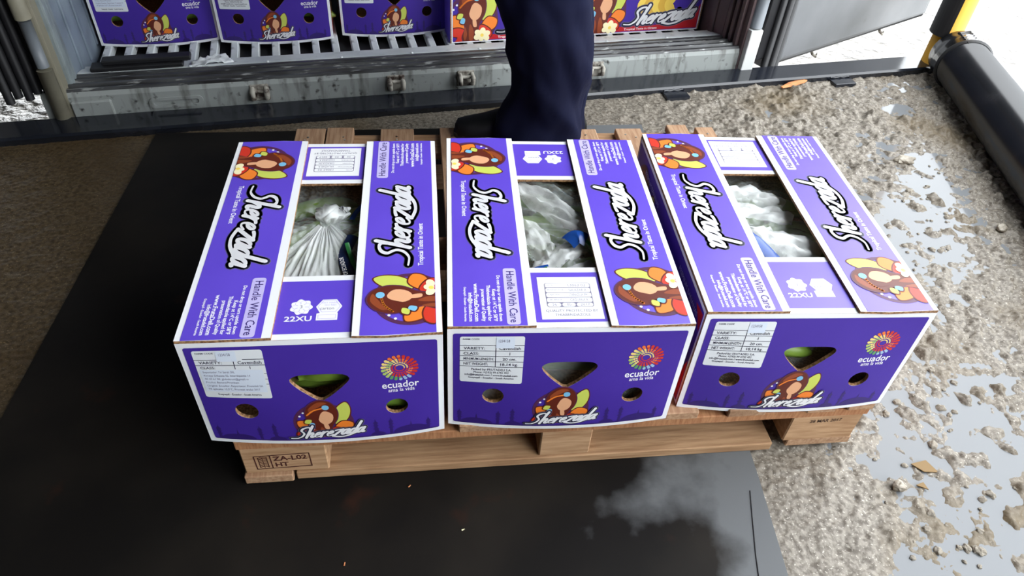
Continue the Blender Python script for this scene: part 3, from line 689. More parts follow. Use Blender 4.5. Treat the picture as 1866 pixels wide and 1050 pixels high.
def fill(k):
    loc,rz=BX[k]; rz=math.radians(rz); v,f,zf=bag_grid(k)
    desc=['tied clear plastic bag with a knotted neck inside the left carton','crumpled clear plastic bag with diagonal folds inside the middle carton','crumpled clear plastic bag with a smooth white fold inside the right carton'][k]
    b=thing('plastic_bag',desc,'bag',loc,rz,'plastic bags in the open cartons')
    me=mesh('film',v,f.tolist(),FILM,smooth=True); ob('film',me,b)
    if k==0:
        # gathered neck with its flared tuft
        kx,ky=-.008,.315; V=[];F=[]; n=48; prof=[(0,.030,-.030),(.2,.019,-.012),(.4,.0135,.000),(.5,.0125,.006),(.62,.0145,.012),(.8,.021,.018),(1,.025,.026)]
        for i,(t,r_,z_) in enumerate(prof):
            for j in range(n):
                a=2*PI*j/n; rr=r_*(1+.13*math.cos(11*a+i*.4)+.08*math.cos(5*a+2*i)); V.append((kx+rr*1.25*math.cos(a)+.002*i,ky+rr*math.sin(a)*.9+.0035*i,BH-.036+z_+.003*math.sin(4*a+i)))
        for i in range(len(prof)-1):
            for j in range(n): F.append((i*n+j,i*n+(j+1)%n,(i+1)*n+(j+1)%n,(i+1)*n+j))
        F.append(tuple((len(prof)-1)*n+j for j in range(n)))
        ob('knotted_neck',mesh('knotted_neck',V,F,FILMW,smooth=True),b)
        # pleated skirt running from the neck to the front
        V=[];F=[]; n=70; m_=14
        for i in range(m_):
            t=i/(m_-1)
            for j in range(n):
                a=math.radians(-52+112*j/(n-1)); r_=.014+.155*t; px=kx+r_*math.sin(a)*(1-.25*t)-.012*t; py=ky-r_*math.cos(a)*1.0
                V.append((px,py,BH-.020-.020*t-.03*t*(abs(a)/1.0)**2+.0075*(.35+t)*(1-2*abs(float(pn(j*.23+.5,t*1.3+2))))+.003*float(pn(j*.55,t*4))))
        for i in range(m_-1):
            for j in range(n-1): F.append((i*n+j,i*n+j+1,(i+1)*n+j+1,(i+1)*n+j))
        ob('pleated_skirt',mesh('pleated_skirt',V,F,FILMW,smooth=True),b)
    else:
        # heavier white folds
        folds=[[],[[(-.055,.42),(.0,.36),(.07,.27)],[(-.05,.145),(.0,.21),(.06,.235)],[(-.03,.13),(.03,.155),(.075,.19)],[(-.06,.33),(-.03,.27),(-.015,.20)]],
               [[(-.075,.27),(.0,.235),(.075,.18)],[(-.06,.25),(.0,.205),(.07,.155)],[(-.07,.38),(.0,.385),(.06,.34)],[(-.06,.34),(.0,.325),(.065,.30)]]][k]
        for q in folds:
            c=catmull(q,8); n=len(c); V=[];F=[]; m_=9
            T=np.gradient(c,axis=0); T/=np.linalg.norm(T,axis=1)[:,None]; N_=np.column_stack([-T[:,1],T[:,0]])
            for j in range(m_):
                s_=(j/(m_-1)-.5)
                for i in range(n):
                    w=.052*(.35+.65*math.sin(PI*(i+.8)/(n+.6))); P_=c[i]+N_[i]*s_*w
                    V.append((P_[0],P_[1],max(zf(P_[0],P_[1]),BH-.05)+.008*(1-(2*s_)**2)+.0028*math.cos(j*2.4+i*.22)))
            for j in range(m_-1):
                for i in range(n-1): F.append((j*n+i,j*n+i+1,(j+1)*n+i+1,(j+1)*n+i))
            ob('film_fold',mesh('film_fold',V,F,FILMW,smooth=True),b)
    z=lambda x,y,d=.004:(x,y,max(zf(x,y),BH-.05)+d)
    if k==0:
        ribbon('printed_band',[z(.052,.17,.012),z(.037,.20,.016),z(.032,.235,.014),z(.045,.27,.012)],.022,RIBN,b)['label']='navy printed band'
        ribbon('printed_band',[z(.066,.15,.014),z(.050,.20,.019),z(.036,.245,.019)],.008,RIBG,b)['label']='green printed stripe'
        ribbon('printed_band',[z(.068,.40,.012),z(.045,.365,.012),z(.038,.33,.012)],.010,RIBB,b)['label']='blue printed stripe'
        p=Pr(); p.text('T OF ECUADOR',0,0,.0105,INKW,0,bold=.02,width=.055)
        ob('band_lettering',p.mesh('band_lettering',lambda v:np.column_stack([v[:,0],v[:,1],v[:,2]])),b,(.044,.163,zf(.04,.19)+.026),(0,0,math.radians(104)))
    elif k==1:
        ribbon('printed_band',[z(.022,.232,.014),z(.040,.242,.024),z(.058,.236,.018)],.036,RIBB,b)['label']='blue printed patch of film'
        ribbon('printed_band',[z(.045,.240,.026),z(.060,.228,.022),z(.074,.215,.016)],.008,RIBG,b)['label']='green printed stripe'
        ribbon('printed_band',[z(-.06,.150,.014),z(-.045,.158,.016),z(-.022,.165,.014)],.020,RIBG,b)['label']='green printed patch of film'
        ribbon('printed_band',[z(-.062,.160,.016),z(-.045,.170,.018),z(-.020,.174,.016)],.006,RIBB,b)['label']='blue printed stripe'
    else:
        ribbon('printed_band',[z(-.070,.235,.009),z(-.045,.205,.009),z(-.012,.168,.008),z(.01,.152,.006)],.030,RIBB,b)['label']='blue printed film under a clear fold'
        ribbon('printed_band',[z(-.066,.215,.012),z(-.045,.19,.012),z(-.02,.165,.010)],.008,RIBN,b)['label']='navy printed stripe'
    # bananas
    R_=Matrix.Rotation(rz,4,'Z')
    spots=[(-.045+.09*(i%2)+random.uniform(-.01,.01),.10+.042*i,BH-.070+random.uniform(-.006,.006),random.uniform(-.25,.25)+(0 if k else .5)) for i in range(9)]
    spots+=[[(.050,.027,.139,-.02),(.03,.050,.105,.05),(.100,.027,.066,.0)],[(.0,.060,.10,0.)],[(-.06,.028,.135,.0)]][k]
    for i,(x,y,zz,a) in enumerate(spots):
        p_=R_@Vector((x,y,zz))+Vector(loc)
        o=ob('green_banana',BM,None,p_,(random.uniform(-.4,.4),0,rz+a)); ob('stem',BST,o)
        tag(o,'unripe green banana wrapped in clear plastic inside the %s carton'%WHO[k],'banana','bananas in the %s carton'%WHO[k])
        if i>=9: o['label']=[['green banana showing through the front handle hole of the left carton','green banana lying low behind the front panel of the left carton','green banana behind the right round hole of the left carton'],
            ['green banana behind the front handle hole of the middle carton'],['green banana showing through the front handle hole of the right carton']][k][i-9]
for k in range(3): fill(k)

# ------------------------------------------------------------------ pallet
pal=thing('wooden_pallet','rough wooden pallet under the three open purple cartons','pallet',(0,.013,0))
PW,PD=1.2,1.03
deck=[(0,.080),(.084,.157),(.231,.323),(.396,.486),(.575,.665),(.756,.846),(.904,.98),(1.062,1.122),(1.146,1.2)]
for a,b in deck:
    j=random.uniform
    o=ob('deck_board',bbox('deck_board',(a,b,j(-.004,.004),PD+j(-.012,.012),.122,.1435+j(-.0012,0)),WOODY,.002,1),pal)
for y in (.0,.465,.93):
    ob('stringer_board',bbox('stringer_board',(0,PW,y+.002,y+.1,.1005,.1218),WOODE if y==0 else WOOD,.0015,1),pal)
blk=[(.0,.155),(.548,.650),(1.045,1.195)]
BLOCKS={}
for y in (.0,.465,.93):
    for i,(a,b) in enumerate(blk):
        o=ob('block',bbox('block',(a+.003,b,y+.004,y+.098,.0225,.1003),WOODB,.0025,1),pal)
        if y==0: BLOCKS[i]=o
for a,b in ((.0,.088),(1.062,1.2)):
    ob('base_board',bbox('base_board',(a,b,-.004 if a==0 else .006,PD,.0005,.0222),WOODY,.002,1),pal)
for y in (.0,.465,.93):
    ob('base_board',bbox('base_board',(.093,1.028,y,y+.1,.0005,.0222),WOOD,.002,1),pal)
# heat-treatment stamp and date on the block faces
fm=lambda y0:(lambda v:np.column_stack([v[:,0],y0-v[:,2],v[:,1]]))
p=Pr(); A_=math.radians(1.5); cx,cy=.075,.057
def RR(x,y): return (cx+math.cos(A_)*x-math.sin(A_)*y, cy+math.sin(A_)*x+math.cos(A_)*y)
w2,h2=.049,.020
for a,b in (((-w2,-h2),(w2,-h2)),((w2,-h2),(w2,h2)),((w2,h2),(-w2,h2)),((-w2,h2),(-w2,-h2)),((-.021,-h2),(-.021,h2))): p.line([RR(*a),RR(*b)],.0022,STAMP,.0004)
for k in range(7): p.line([RR(-.043,-.0145+.0048*k),RR(-.0365,-.012+.0048*k)],.0016,STAMP,.0004); p.line([RR(-.0265,-.0145+.0048*k),RR(-.0335,-.012+.0048*k)],.0016,STAMP,.0004)
for xx in (-.0425,-.035,-.0275): p.line([RR(xx,-.016),RR(xx,.016)],.0013,STAMP,.0004)
q=RR(-.017,.003); p.text('ZA-L02',q[0],q[1],.0185,STAMP,.0004,bold=.03,width=.061,ang=A_)
q=RR(-.015,-.0155); p.text('HT',q[0],q[1],.0175,STAMP,.0004,bold=.03,width=.024,ang=A_)
ob('stamp',p.mesh('stamp',fm(.0038)),BLOCKS[0])['label']='burnt treatment stamp in a frame'
p=Pr(); p.text('28 MAR 2017',1.087,.080,.0135,DATEI,.0004,bold=.01,width=.066,ang=.02); ob('stamp',p.mesh('stamp',fm(.0038)),BLOCKS[2])['label']='faint printed date'
# nails and a knot hole
for a,b in deck:
    for yy in (PD-.045,PD-.06):
        x=(a+b)/2+random.uniform(-.015,.015); ob('nail',tube('nail',[(x,yy,.142),(x,yy,.1444)],.0028,RUST,8),pal)

# ------------------------------------------------------------------ container
kt=thing('shipping_container','open grey container with a grooved metal sill behind the worker','container',K(0,0,0),KA)
UL,UR=-.955,1.325
ob('sill_fascia',extrude_profile('sill_fascia',[(.004,-.75),(.004,.070),(.010,.084),(.03,.084),(.03,-.75)],-1.03,1.40,FASC),kt)
prof=[(.010,.02),(.010,.085),(.016,.091),(.024,.091),(.028,.082),(.040,.082),(.045,.092),(.055,.092),(.060,.081),(.074,.080),(.080,.090),(.088,.090),(.094,.079),(.12,.077),(.124,.081),(.130,.081),(.134,.075),(.158,.072),(.158,.02)]
ob('threshold',extrude_profile('threshold',prof,UL-.01,UR+.01,ALUD),kt)
ob('drain_strip',extrude_profile('drain_strip',[(.158,.02),(.158,.073),(.170,.072),(.262,.048),(.268,.02)],UL,UR,ALU),kt)
ob('floor_base',bbox('floor_base',(UL,UR,.26,2.2,-.06,-.004),RUBBER),kt)
nb=32
bar=bbox('floor_bar',(-.013,.013,.262,2.2,-.004,.029),ALU,.003,1)
for i in range(nb): ob('floor_bar',bar,kt,(UL+.04+i*(UR-UL-.08)/(nb-1),0,0))
rv=bmesh.new(); bmesh.ops.create_uvsphere(rv,u_segments=10,v_segments=6,radius=.006); rme=bpy.data.meshes.new('rivet'); rv.to_mesh(rme); rv.free(); rme.materials.append(ALU)
for i in range(10): ob('rivet',rme,kt,(-.86+.245*i,.163,.073),(0,0,0),(1,1,.7))
for u in (-.40,.04,.28,.755):
    lg=ob('lug',bbox('lug',(u-.030,u+.030,-.001,.006,.018,.074),RUST,.003,1),kt)
    for s in (-1,1): ob('ear',tube('ear',[(u+s*.021,.002,.062),(u+s*.022,-.020,.055),(u+s*.021,-.022,.036),(u+s*.019,.0,.026)],[.008,.009,.008,.006],RUST,8),lg)
    ob('pin',tube('pin',[(u-.024,-.012,.058),(u+.024,-.012,.056)],.006,RUST,8),lg)
# slotted plate low on the left of the fascia
p=Pr(); p.poly(rrect(-.735,-.575,.020,.052,.014),FASC,.006,[rrect(-.722,-.588,.028,.044,.008)]); 
ob('slot_rim',plate_mesh('slot_rim',rrect(-.735,-.575,.018,.052,.014),[rrect(-.722,-.588,.027,.043,.008)],lambda v:np.column_stack([v[:,0],.003-v[:,2]-.006,v[:,1]]),.006,FASC,FASC),kt)
ob('sill_step',bbox('sill_step',(-.955,-.84,-.006,.02,.0,.058),FASC,.004,1),kt)
# left jamb
ob('corner_post',bbox('corner_post',(-.995,UL-.002,.0,.16,-.75,2.45),POST,.006,2),kt)
for z0,z1,m,r in ((-.35,.170,POST,.022),(.178,.315,SLEEVE,.017),(.322,.62,POST,.022),(.63,.95,SLEEVE,.017),(.96,1.4,POST,.022)):
    ob('hinge_sleeve',tube('hinge_sleeve',[(-.985,-.006,z0),(-.985,-.006,z1)],r,m,14),kt)
ob('door_frame_strip',bbox('door_frame_strip',(UL-.012,UL+.012,.05,.085,.06,2.4),JAMB,.006,2),kt)
ob('door_frame_strip',bbox('door_frame_strip',(UL-.012,UL+.006,.10,.135,.06,2.4),JAMB,.006,2),kt)
ob('wall_lining',extrude_profile('wall_lining',[(.15,-.02),(2.2,-.02),(2.2,2.4),(.15,2.4)],-.995,UL-.001,LINING),kt)
for vv in (.22,.34,.47,.60,.75): ob('lining_rib',bbox('lining_rib',(UL-.004,UL+.006,vv,vv+.02,.03,2.4),LINING,.003,1),kt)
# right jamb
ob('corner_post',bbox('corner_post',(UR+.002,1.37,.0,.16,-.75,2.45),LININGD,.006,2),kt)  # right post darker than the left: its shade is put into the colour
for vv in (.03,.07,.11): ob('door_frame_strip',bbox('door_frame_strip',(UR-.010,UR+.012,vv,vv+.022,.06,2.4),LININGD,.005,2),kt)
ob('wall_lining',extrude_profile('wall_lining',[(.15,-.02),(2.2,-.02),(2.2,2.4),(.15,2.4)],UR+.001,1.40,LININGD),kt)
for vv in (.22,.34,.47,.60): ob('lining_rib',bbox('lining_rib',(UR-.006,UR+.004,vv,vv+.03,.03,2.4),LININGD,.003,1),kt)
ob('hinge_sleeve',bbox('hinge_sleeve',(1.335,1.384,-.025,.03,-.35,.165),LIGHTP,.004,2),kt)['label']='pale hinge block'
ob('hinge_sleeve',tube('hinge_sleeve',[(1.362,.0,.17),(1.362,.0,.42)],.024,SLEEVE,14),kt)
ob('hinge_sleeve',bbox('hinge_sleeve',(1.345,1.400,-.025,.03,.43,.8),LIGHTP,.004,2),kt)
ob('end_wall',bbox('end_wall',(-1.03,1.40,2.2,2.26,-.06,2.4),LINING),kt)
ob('roof',bbox('roof',(-1.035,1.40,.0,2.26,2.4,2.5),FASC),kt)

def door(label,hu,hv,ang,length,flip,z0,pm):
    d=thing('container_door',label,'door',K(hu,hv,0),KA+ang)
    s=flip
    ob('leaf',bbox('leaf',(.0,length,min(0,s*.05),max(0,s*.05),z0,2.4),pm,.004,1),d)
    return d
rd=door('grey panelled right door of the container swung wide open',1.455,.030,math.radians(20.2),1.14,1,-.008,DOORG)
ob('inner_panel',bbox('inner_panel',(.075,1.085,-.022,.004,.006,2.3),DOORG,.012,2),rd)
for x in (.005,.030,.052): ob('gasket',tube('gasket',[(x,-.012-.012*(x>.02),-.004),(x,-.012-.012*(x>.02),2.35)],.014,RUBBER,10),rd)
ob('gasket',tube('gasket',[(.06,-.004,-.002),(1.10,-.004,-.002)],.008,RUBBER,10),rd)
for x,z in ((.42,.24),(.70,.27),(.96,.30)):
    ob('slot',tube('slot',[(x,-.023,z),(x,-.023,z+.5)],.010,RUBBER,10),rd)
for x in (.33,.80):
    ob('hook',tube('hook',[(x-.02,.0,-.004),(x,.0,-.026),(x+.03,.0,-.044),(x+.035,.0,-.026),(x+.03,.0,-.006)],.006,RUST,8),rd)
ob('hinge_cover',bbox('hinge_cover',(-.052,.004,-.006,.05,.03,2.4),RUBBER,.006,2),rd)['label']='black rubber hinge cover'
ld=door('black rubber-edged left door of the container, folded back',-1.024,.028,math.radians(112),1.14,1,.085,RUBBER)  # black rubber edge; shade on the leaf is put into its colour too
for i in range(5): ob('gasket',tube('gasket',[(-.004,-.012+.026*i,.072+.014*(i%2)),(-.004,-.012+.026*i,2.35)],.013,RUBBER,10),ld)
ob('inner_panel',bbox('inner_panel',(.03,1.08,.045,.108,.088,2.3),RUBBER,.012,2),ld)

# cartons inside the container
g5='cartons stacked inside the container'
fz=.030
for lab,u,v,dr,k in (('closed purple carton inside the container, leftmost, by the aluminium door jamb',-.738,.462,0,0),('closed purple carton inside the container, second from the left',-.336,.428,-3,1),('closed purple carton inside the container, third from the left, left of the worker',.098,.437,-1,1)):
    p_=K(u,v,fz); carton(lab,p_,KA+math.radians(dr),('treatment_label','code_badges'),k,top=False,sides=(True,True),group=g5)
def side_carton(lab,u,v):
    # long printed side turned to the dock
    sc=.918; p_=K(u,v+.2*sc,fz); return carton(lab,p_,KA+PI/2,('treatment_label','code_badges'),1,top=False,sides=(True,True),sc=sc,group=g5)
side_carton('purple carton with large banana print inside the container, partly hidden by the worker leg',.287+.511,.316)
side_carton('purple carton with large banana print inside the container, rightmost, right of the worker leg',.803+.511,.318)
# fruit showing through the end holes
for i,(u,v,z,a) in enumerate(((-.738,.462,.16,0),(-.617,.462,.086,0),(-.861,.462,.09,0),(-.336,.428,.155,0),(.098,.437,.155,0),(-.21,.428,.085,0))):
    o=ob('green_banana',BM,None,K(u,v+.036,fz+z),(.2,0,KA)); ob('stem',BST,o)
    tag(o,['green banana in the handle hole of the leftmost carton in the container','green banana in the right round hole of the leftmost carton in the container','green banana in the left round hole of the leftmost carton in the container',
        'green banana in the handle hole of the second carton in the container','green banana in the handle hole of the third carton in the container','green banana in the right round hole of the second carton in the container'][i],'banana','bananas in the container cartons')

# things on the sill
t=thing('rubber_strip','black rubber strip lying on the container sill by the left jamb','rubber strip',K(-.76,.178,.0735),KA+.02)
ob('lower_layer',bbox('lower_layer',(-.155,.125,-.020,.030,.0005,.014),RUBBER,.003,1),t); ob('upper_layer',bbox('upper_layer',(-.120,.150,-.006,.034,.0145,.030),RUBBER,.003,1),t)
V=[];F=[];n=16
for i in range(n):
    for j in range(10):
        x,y=i/(n-1)-.5,j/9-.5; V.append((x*.13*(1-.3*y),y*.06+.02*x,.012+.02*max(0,.5-abs(x))+.010*float(pn(x*6+3,y*5))+.006*float(pn(x*14,y*13))))
for i in range(n-1):
    for j in range(9): F.append((i*10+j,(i+1)*10+j,(i+1)*10+j+1,i*10+j+1))
me=mesh('plastic_scrap',V,F,TISSUE,smooth=True); o=ob('plastic_scrap',me,None,K(-.555,.20,.056),(0,0,KA+.15)); tag(o,'crumpled white plastic scrap lying beside the black rubber strip','scrap')
sm=o.modifiers.new('s','SOLIDIFY'); sm.thickness=.002

# ------------------------------------------------------------------ post and pipe on the right
t=thing('bollard','yellow steel post with a black rubber sleeve at the dock corner','post',(2.385,1.745,-.02))
ob('pole',tube('pole',[(0,0,0),(0,0,1.6)],.050,YEL,24),t)
V=[];F=[];n=14
for z in (.15,1.4):
    for r in (.052,.068):
        for k in range(n): a=math.radians(105+130*k/(n-1)); V.append((r*math.cos(a),r*math.sin(a),z))
for k in range(n-1):
    i0,o0,i1,o1=k,n+k,2*n+k,3*n+k
    F+=[(o0,o0+1,o1+1,o1),(i0+1,i0,i1,i1+1),(i0,i0+1,o0+1,o0),(o1,o1+1,i1+1,i1)]
F+=[(0,n,3*n,2*n),(n-1,3*n-1,4*n-1,2*n-1)]
ob('rubber_sleeve',mesh('rubber_sleeve',V,F,RUBBER),t)
ob('base_collar',tube('base_collar',[(0,0,.0),(0,0,.018),(0,0,.03)],[.062,.062,.052],PAINTB,20),t)
t=thing('barrier_pipe','thick black painted steel pipe lying along the right edge of the dock','pipe')
A_=Vector((2.389,1.668,.083)); D_=Vector((-.233,-.972,0)).normalized()
B_=A_+D_*3.2
ob('pipe_body',tube('pipe_body',[A_+D_*.10,B_],.090,PAINTB,40),t)
ob('end_cap',tube('end_cap',[A_-D_*.015,A_+D_*.0,A_+D_*.05,A_+D_*.10],[.070,.090,.094,.095],PAINTB,36),t)
V=[];ring=[]
ob('weld_collar',tube('weld_collar',[A_+D_*.095+Vector((0,0,0))]+[A_+D_*(.10+.006*k) for k in range(3)],[.094,.099,.099,.093],RUBBER,36),t)
for k in range(5): 
    q=A_+D_*(.02+.02*k); ob('weld_drip',tube('weld_drip',[q+Vector((-.03,.0,.083)),q+Vector((.02,.01,.088))],[.010,.006],RUBBER,8),t)

# ------------------------------------------------------------------ loose bits on the floor
def rock(name,loc,s,m,seed,rz=0):
    bm=bmesh.new(); bmesh.ops.create_icosphere(bm,subdivisions=3,radius=1); r=np.random.default_rng(seed); o1,o2=r.random(2)*20
    for v in bm.verts:
        k=1+.35*float(pn(v.co.x*1.3+o1+v.co.z,v.co.y*1.3+o2))+.12*float(pn(v.co.x*4+o2,v.co.y*4+v.co.z*3)); v.co=Vector((v.co.x*s[0],v.co.y*s[1],v.co.z*s[2]))*k
    me=bpy.data.meshes.new(name); bm.to_mesh(me); bm.free(); me.materials.append(m)
    return ob(name,me,None,loc,(0,0,rz))
tag(rock('loose_stone',(1.905,1.075,-.006),(.036,.020,.012),STONE,1,.1),'flat pale stone lying in the far puddle near the pipe','stone')
tag(rock('loose_stone',(2.010,.712,-.006),(.018,.013,.010),STONE,2,.4),'small grey stone on the concrete beside the black pipe','stone')
tag(rock('loose_stone',(1.262,-.085,-.006),(.013,.012,.010),STONE,3),'rounded pebble in the puddle by the front pallet corner','stone')
_pm=[]
for k in range(5):
    q_=rock('loose_pebble',(0,0,-5),(1,.8,.65),STONE,20+k); _pm.append(q_.data); bpy.data.objects.remove(q_)
_c=0
while _c<90:
    bx_,by_,br_=random.choice(((1.30,.05,.14),(1.54,.13,.13),(1.52,0.0,.12),(1.72,.62,.11),(1.62,.70,.10),(1.80,.80,.12),(1.93,1.02,.10),(1.42,-.22,.13),(1.25,-.2,.09)))
    x_=bx_+random.gauss(0,br_*.7); y_=by_+random.gauss(0,br_*.7)
    if x_<1.215 or (x_<1.24 and y_>0) : continue
    s_=random.choice((.0035,.0045,.006,.008,.0105))*random.uniform(.85,1.2)
    q_=ob('loose_pebble',_pm[_c%5],None,(x_,y_,-.0145),(0,0,random.uniform(0,6)),(s_,s_,s_)); _c+=1
    tag(q_,'small pale pebble standing out of the grey puddle water','pebble','pebbles in the puddles')
def shard(loc,pts,label,m,th=.002,rz=0):
    n=len(pts); v=[(x,y,0) for x,y in pts]+[(x,y,th) for x,y in pts]
    f=[tuple(range(n))[::-1],tuple(range(n,2*n))]+[(i,(i+1)%n,(i+1)%n+n,i+n) for i in range(n)]
    o=ob('card_shard',mesh('card_shard',v,f,m),None,loc,(0,0,rz)); return tag(o,label,'shard')
shard((1.341,-.044,-.0122),[(-.024,.010),(.012,.016),(.024,-.014),(-.006,-.010)],'brown triangular card scrap floating in the puddle','%s' and SHARD)
shard((1.312,-.086,-.0122),[(-.010,.004),(.008,.009),(.010,-.008)],'small brown card scrap beside the larger triangular one',SHARD)
V,F=[],[]
cp=[K(1.443,-.150),K(1.49,-.134),K(1.55,-.118),K(1.592,-.096)]
me=tube('wood_chip',[(p_.x,p_.y,-.001+.002*i) for i,p_ in enumerate(cp)],[.006,.014,.012,.004],CHIP,7,smooth=False)
for v in me.vertices: v.co.z=-.0005+(v.co.z+.0)*.45
tag(ob('wood_chip',me),'orange splinter of wood lying against the black dock bar','wood chip')
for i,(x,y,a) in enumerate(((.395,-.115,.3),(.19,-.165,1.4),(.30,-.02,.8))):
    me=tube('wood_splinter',[(x,y,.0015),(x+.006*math.cos(a),y+.006*math.sin(a),.0018)],[.0014,.001],CHIP if i else INKC,6)
    tag(ob('wood_splinter',me),['tiny pale fleck on the dark steel sheet nearest below the left carton','tiny orange splinter on the dark steel sheet, leftmost of the three','tiny orange splinter on the dark steel sheet, nearest the pallet front'][i],'splinter','splinters on the steel sheet')

# ------------------------------------------------------------------ worker
wk=thing('person','worker in loose navy trousers and black shoes standing behind the cartons, facing left','person',(.66,.97,ZP))
def leg(cx,cy,zb,rows,seed,n=56):
    """rows: z, centre x, centre y, half width x, half width y"""
    V=[];F=[]; zs=np.linspace(rows[0][0],rows[-1][0],80); R_=np.array(rows)
    for i,z in enumerate(zs):
        a,b,c,d=[float(np.interp(z,R_[:,0],R_[:,k])) for k in (1,2,3,4)]
        th=np.arange(n)*2*PI/n
        w=.010*(1-2*np.abs(np.sin(z*17+th*1.0+.9*np.sin(th+seed))))*np.exp(-((z-zb-.12)/.13)**2)+.007*pn(th*1.9+seed,np.full(n,z*9))+.006*(1-2*np.abs(pn(np.cos(th)*2+seed+z*5,np.sin(th)*2+z*7)))
        ww=np.concatenate([w[:n//2],w[n//2:]]); 
        V+=[(a+(c+q)*math.cos(t_),b+(d+q)*math.sin(t_),z) for t_,q in zip(th,ww)]
    for i in range(len(zs)-1):
        for j in range(n): F.append((i*n+j,i*n+(j+1)%n,(i+1)*n+(j+1)%n,(i+1)*n+j))
    return V,F
# near leg rows in the pallet frame
near=[(.155,.664,.965,.118,.090),(.19,.664,.968,.118,.093),(.23,.672,.970,.108,.095),(.27,.677,.970,.104,.095),(.30,.680,.970,.104,.095),(.36,.686,.970,.103,.095),(.46,.674,.970,.110,.100),(.55,.653,.970,.120,.106),(.64,.630,.972,.122,.108),(.78,.632,.985,.115,.112),(.92,.66,1.02,.120,.125),(1.02,.68,1.06,.115,.120)]
far=[(.030,.755,1.185,.092,.086),(.10,.75,1.185,.098,.090),(.25,.742,1.185,.100,.092),(.40,.715,1.183,.106,.098),(.55,.680,1.18,.116,.104),(.70,.665,1.175,.118,.108),(.85,.67,1.15,.118,.118),(.95,.68,1.12,.122,.125),(1.02,.685,1.10,.115,.120)]
V,F=leg(0,0,.155,near,1.0); V2,F2=leg(0,0,.03,far,4.0)
n0=len(V); V+=V2; F+=[tuple(i+n0 for i in q) for q in F2]
# pelvis
V3,F3=leg(0,0,-5,[(.88,.668,1.075,.10,.155),(.94,.678,1.078,.125,.185),(1.02,.685,1.08,.130,.185),(1.12,.69,1.08,.118,.165)],2.0); n0=len(V); V+=V3; F+=[tuple(i+n0 for i in q) for q in F3]
Wm=Matrix.Translation((-.66,-.97,-ZP))
me=mesh('trousers',[Wm@Vector(p_) for p_ in V],F,CLOTH,smooth=True)
ob('trousers',me,wk)['label']='loose navy cotton trousers'
def shoe(tx,hx,cy,z0):
    V=[];F=[];n=20; L=hx-tx; prof=[(0,.012,.020),(.03,.028,.034),(.12,.042,.036),(.28,.048,.045),(.42,.045,.062),(.55,.042,.090),(.7,.038,.105),(.85,.037,.100),(.96,.033,.085),(1,.018,.06)]
    for t_,w,h in prof:
        for k in range(n):
            a=2*PI*k/n; x=math.cos(a); y=math.sin(a); V.append((tx+L*t_,cy+w*np.sign(x)*abs(x)**.7,z0+.012+(h if y>0 else .010)*np.sign(y)*abs(y)**.75))
    for i in range(len(prof)-1):
        for k in range(n): F.append((i*n+k,(i+1)*n+k,(i+1)*n+(k+1)%n,i*n+(k+1)%n))
    F+=[tuple(range(n))[::-1],tuple(range((len(prof)-1)*n,len(prof)*n))]
    return mesh('shoe',[Wm@Vector(p_) for p_ in V],F,SHOE,smooth=True)
def sole(tx,hx,cy,z0):
    L=hx-tx; up=[(tx-.004,cy),(tx+.02,cy+.034),(tx+L*.3,cy+.052),(tx+L*.6,cy+.043),(hx-.02,cy+.040),(hx+.003,cy),(hx-.02,cy-.040),(tx+L*.6,cy-.043),(tx+L*.3,cy-.052),(tx+.02,cy-.034)]
    q=catmull(up,5,True); n=len(q); v=[(a,b,z0) for a,b in q]+[(a,b,z0+.014) for a,b in q]
    return mesh('sole',[Wm@Vector(p_) for p_ in v],[tuple(range(n)),tuple(range(n,2*n))[::-1]]+[(i,i+n,(i+1)%n+n,(i+1)%n) for i in range(n)],RUBBER)
for tx,hx,cy,z0 in ((.438,.735,1.005,ZP+.0005),(.60,.858,1.19,.0005)):
    s=ob('shoe',shoe(tx,hx,cy,z0),wk); ob('sole',sole(tx,hx,cy,z0),s)
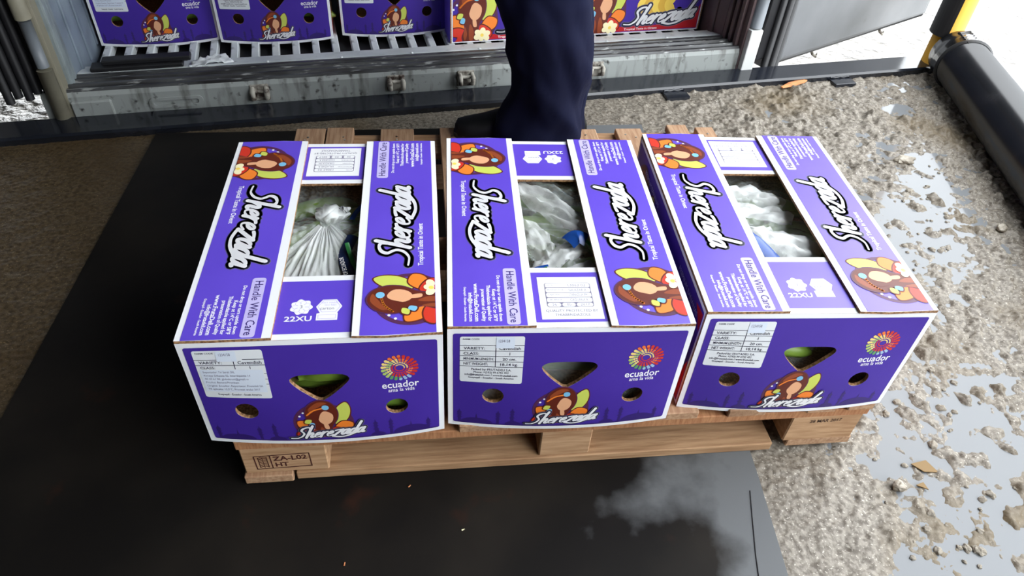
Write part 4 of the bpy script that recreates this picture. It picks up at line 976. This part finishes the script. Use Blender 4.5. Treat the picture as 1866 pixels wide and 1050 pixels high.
# upper body, above the frame: one skinned figure
def skin(name,nodes,edges,m,root):
    me=bpy.data.meshes.new(name); me.from_pydata([tuple(Wm@Vector(n[:3])) for n in nodes],edges,[]); me.materials.append(m)
    o=ob(name,me,wk); sk=o.modifiers.new('skin','SKIN'); sk.use_smooth_shade=True
    for i,nd in enumerate(nodes):
        d=me.skin_vertices[0].data[i]; r=nd[3] if isinstance(nd[3],tuple) else (nd[3],nd[3]); d.radius=r; d.use_root=(i==root)
    ss=o.modifiers.new('sub','SUBSURF'); ss.levels=1; ss.render_levels=2
    return o
cy=1.08
skin('jacket',[(.69,cy,1.06,(.11,.16)),(.69,cy,1.25,(.11,.155)),(.68,cy,1.45,(.115,.175)),(.68,cy,1.56,(.08,.13)),(.68,cy-.19,1.54,.065),(.66,cy-.23,1.28,.052),(.52,cy-.20,1.12,.042),(.68,cy+.19,1.54,.065),(.66,cy+.23,1.28,.052),(.52,cy+.20,1.12,.042)],
     [(0,1),(1,2),(2,3),(3,4),(4,5),(5,6),(3,7),(7,8),(8,9)],CLOTH,2)
nodes=[(.68,cy,1.55,.055),(.67,cy,1.66,.055),(.66,cy,1.72,(.085,.075)),(.65,cy,1.80,(.098,.080)),(.66,cy,1.87,(.075,.065))]; ed=[(0,1),(1,2),(2,3),(3,4)]
for s in (-1,1):
    b=len(nodes); nodes+=[(.53,cy+s*.20,1.13,.028),(.45,cy+s*.19,1.09,.034),(.40,cy+s*.185,1.07,.030)]; ed+=[(b,b+1),(b+1,b+2)]
    for k in range(4):
        y_=cy+s*.185+(k-1.5)*.018; c=len(nodes); l=(.075,.085,.08,.06)[k]
        nodes+=[(.385,y_,1.065,.0095),(.385-l*.5,y_,1.05,.0085),(.385-l*.85,y_,1.025,.0075)]; ed+=[(b+2,c),(c,c+1),(c+1,c+2)]
    c=len(nodes); nodes+=[(.43,cy+s*.15,1.07,.010),(.40,cy+s*.13,1.055,.009)]; ed+=[(b+1,c),(c,c+1)]
# hands join the body through the sleeves
b1=5; b2=5+3+12+2
nodes+=[(.66,cy-.23,1.28,.03),(.68,cy-.19,1.53,.04),(.66,cy+.23,1.28,.03),(.68,cy+.19,1.53,.04)]; e0=len(nodes)-4
ed+=[(b1,e0),(e0,e0+1),(e0+1,0),(b2,e0+2),(e0+2,e0+3),(e0+3,0)]
skin('body',nodes,ed,SKIN,0)
bm=bmesh.new(); bmesh.ops.create_uvsphere(bm,u_segments=24,v_segments=14,radius=1)
for v in bm.verts:
    v.co=Wm@Vector((.675+v.co.x*.105,cy+v.co.y*.088,1.835+v.co.z*.085))
me=bpy.data.meshes.new('hair'); bm.to_mesh(me); bm.free(); me.materials.append(HAIRM); ob('hair',me,wk)
